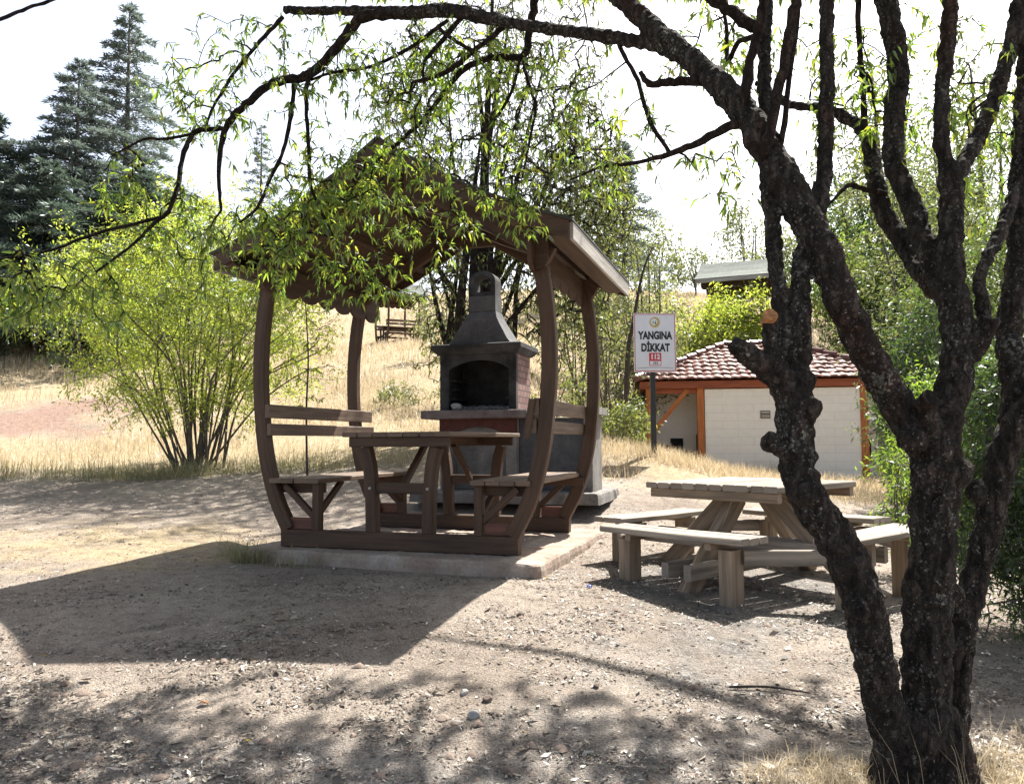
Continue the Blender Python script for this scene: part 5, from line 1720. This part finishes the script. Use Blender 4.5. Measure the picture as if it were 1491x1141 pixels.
def chips(name, n, fn, size, m_, thick=.0, flat=.25):
    X, Y = sample(n, fn)
    Z = gz(X, Y) + .004 + RNG.random(n) * .006
    P = np.stack([X, Y, Z], 1)
    a = RNG.random(n) * 2 * math.pi
    D = np.stack([np.cos(a), np.sin(a), RNG.normal(size=n) * flat], 1)
    L = RNG.uniform(.35, 1, n) ** 1.5 * size
    up_ = np.tile(np.array([0, 0, 1.0]), (n, 1)) + RNG.normal(size=(n, 3)) * .15
    o = leaves(name, P, D, L, L * RNG.uniform(.18, .5, n), m_, None, up=up_, droop=.05, simple=True)
    tag(o, kind='stuff')
    return o
def nearpts(n):
    D = 2.2 * (10.5 / 2.2) ** RNG.random(n)
    px = RNG.uniform(-150, 1600, n)
    return (px - 745) / F * D, D
def litterd(X, Y):
    t = .45 + .55 * bl(X, Y, 1.6, 5.9, 2.2, 2.0) + .5 * bl(X, Y, .2, 2.8, 2.2, .8) + .4 * bl(X, Y, -1.6, 3.9, 1.6, .7)
    pat = np.clip(.35 + .45 * np.sin(X * 2.3 + 2 * np.sin(Y * 1.9)) * np.sin(Y * 2.9 + X * 1.3) + .35 * np.sin(X * 7 + 3 * np.sin(Y * 6)) * np.sin(Y * 9 + X * 3), .05, 1)
    c, s = math.cos(-GR), math.sin(-GR)
    a, b = (X - GX) * c - (Y - GY) * s, (X - GX) * s + (Y - GY) * c
    on = (np.abs(a) < 1.36) & (b > -1.2) & (b < 1.2)
    return np.clip(t * pat, 0, 1) * (~on)
chips('leaf_litter', 34000, (nearpts, litterd), .040, M['litter'])
chips('fine_litter', 46000, (nearpts, litterd), .020, M['litter'])
chips('bark_scraps', 1500, (nearpts, litterd), .085, M['litter'], flat=.12)
chips('yellow_fallen_leaves', 90, (nearpts, litterd), .045, M['yellow_leaf'])

def pebbles(n):
    """small stones too many to count, as one scatter"""
    X, Y = sample(n, (nearpts, litterd))
    vs, fs = [], []
    base = [(-1, -.7, 0), (.2, -1, .1), (1, -.3, 0), (.8, .7, .1), (-.2, 1, 0), (-.9, .5, .1), (-.5, -.3, .8), (.4, -.4, .9), (.4, .4, .75), (-.4, .4, .85)]
    tri = [(0, 1, 6), (1, 7, 6), (1, 2, 7), (2, 3, 8), (2, 8, 7), (3, 4, 8), (4, 9, 8), (4, 5, 9), (5, 0, 6), (5, 6, 9), (6, 7, 8), (6, 8, 9)]
    Z = gz(X, Y)
    B = np.array(base)
    a = RNG.random(n) * 6.28
    s_ = RNG.uniform(.004, .014, n) * (1 + 1.2 * (RNG.random(n) > .93))
    J = B[None] * RNG.uniform(.7, 1.3, (n, 10, 3))
    R_ = np.stack([J[..., 0] * np.cos(a)[:, None] - J[..., 1] * np.sin(a)[:, None], J[..., 0] * np.sin(a)[:, None] + J[..., 1] * np.cos(a)[:, None], J[..., 2] * .7], -1)
    A = R_ * s_[:, None, None] + np.stack([X, Y, Z - .001], 1)[:, None]
    t = (np.arange(n) * 10)[:, None, None] + np.array(tri)[None]
    o = raw_mesh('pebbles', A.reshape(-1, 3), None, M['rock'], None, t.reshape(-1, 3))
    tag(o, kind='stuff')
pebbles(5200)

def on_ground(px, py):
    """where the view through a photo position meets the ground"""
    r = ray(px, py)
    lo, hi = 1.5, 14.0
    for _ in range(50):
        mid = (lo + hi) / 2
        p = r / r[1] * mid + np.array([0, 0, EYE])
        if p[2] > g1(p[0], p[1]): lo = mid
        else: hi = mid
    return r / r[1] * lo + np.array([0, 0, EYE])
for k, (px, py, s_, m_, lab) in enumerate((
        (710, 1020, .022, 'rock', 'biggest brown stone lying on the bare ground in front of the shelter'),
        (676, 1010, .020, 'whitestone', 'pale grey stone just left of the biggest brown stone'),
        (868, 1000, .017, 'rock', 'small reddish stone on the shaded ground below the branch shadow'),
        (757, 896, .022, 'rock', 'brown stone near the corner of the concrete slab'),
        (95, 998, .022, 'rock', 'reddish stone below the shelter roof shadow at left'),
        (690, 1043, .026, 'whitestone', 'flat pale stone under the biggest brown stone'),
        (1100, 858, .045, 'rock', 'dark stone under the picnic table'))):
    p = on_ground(px, py)
    o = lump('stone', (p[0], p[1], p[2] + s_ * .4), (s_ * 1.2, s_, s_ * .8), M[m_], 20 + k, 3)
    tag(o, lab, 'stone')
p = on_ground(858, 855)
m = MB(); m.tube([(0, 0, 0), (0, 0, .012), (0, 0, .016), (0, 0, .018)], [.017, .017, .015, .008], 16, True)
o = m.build('bottle_cap', M['blue'], None, True); o.location = tuple(float(t) for t in p); tag(o, 'bright blue plastic cap on the ground beside the picnic bench', 'bottle cap')
p = on_ground(288, 1028)
o = leaves('fallen_leaf', np.array([[0, 0, .012]]), np.array([[1., .3, .12]]), .055, .035, M['orange_leaf'], None, up=np.array([[0, 0, 1.]])); o.location = tuple(float(t) for t in p)
tag(o, 'single orange fallen leaf on the bare ground at lower left', 'leaf')
a, b = on_ground(1062, 1003), on_ground(1180, 1012)
m = MB(); m.tube(list(catmull([tuple(a + V((0, 0, .012))), tuple((a + b) / 2 + V((0, .02, .02))), tuple(b + V((0, 0, .012)))], 4)), [.006, .007, .007, .006, .006, .005, .005, .004, .003], 6)
o = m.build('fallen_stick', M['twig']); tag(o, 'thin dark fallen stick lying left of the tree base', 'stick')
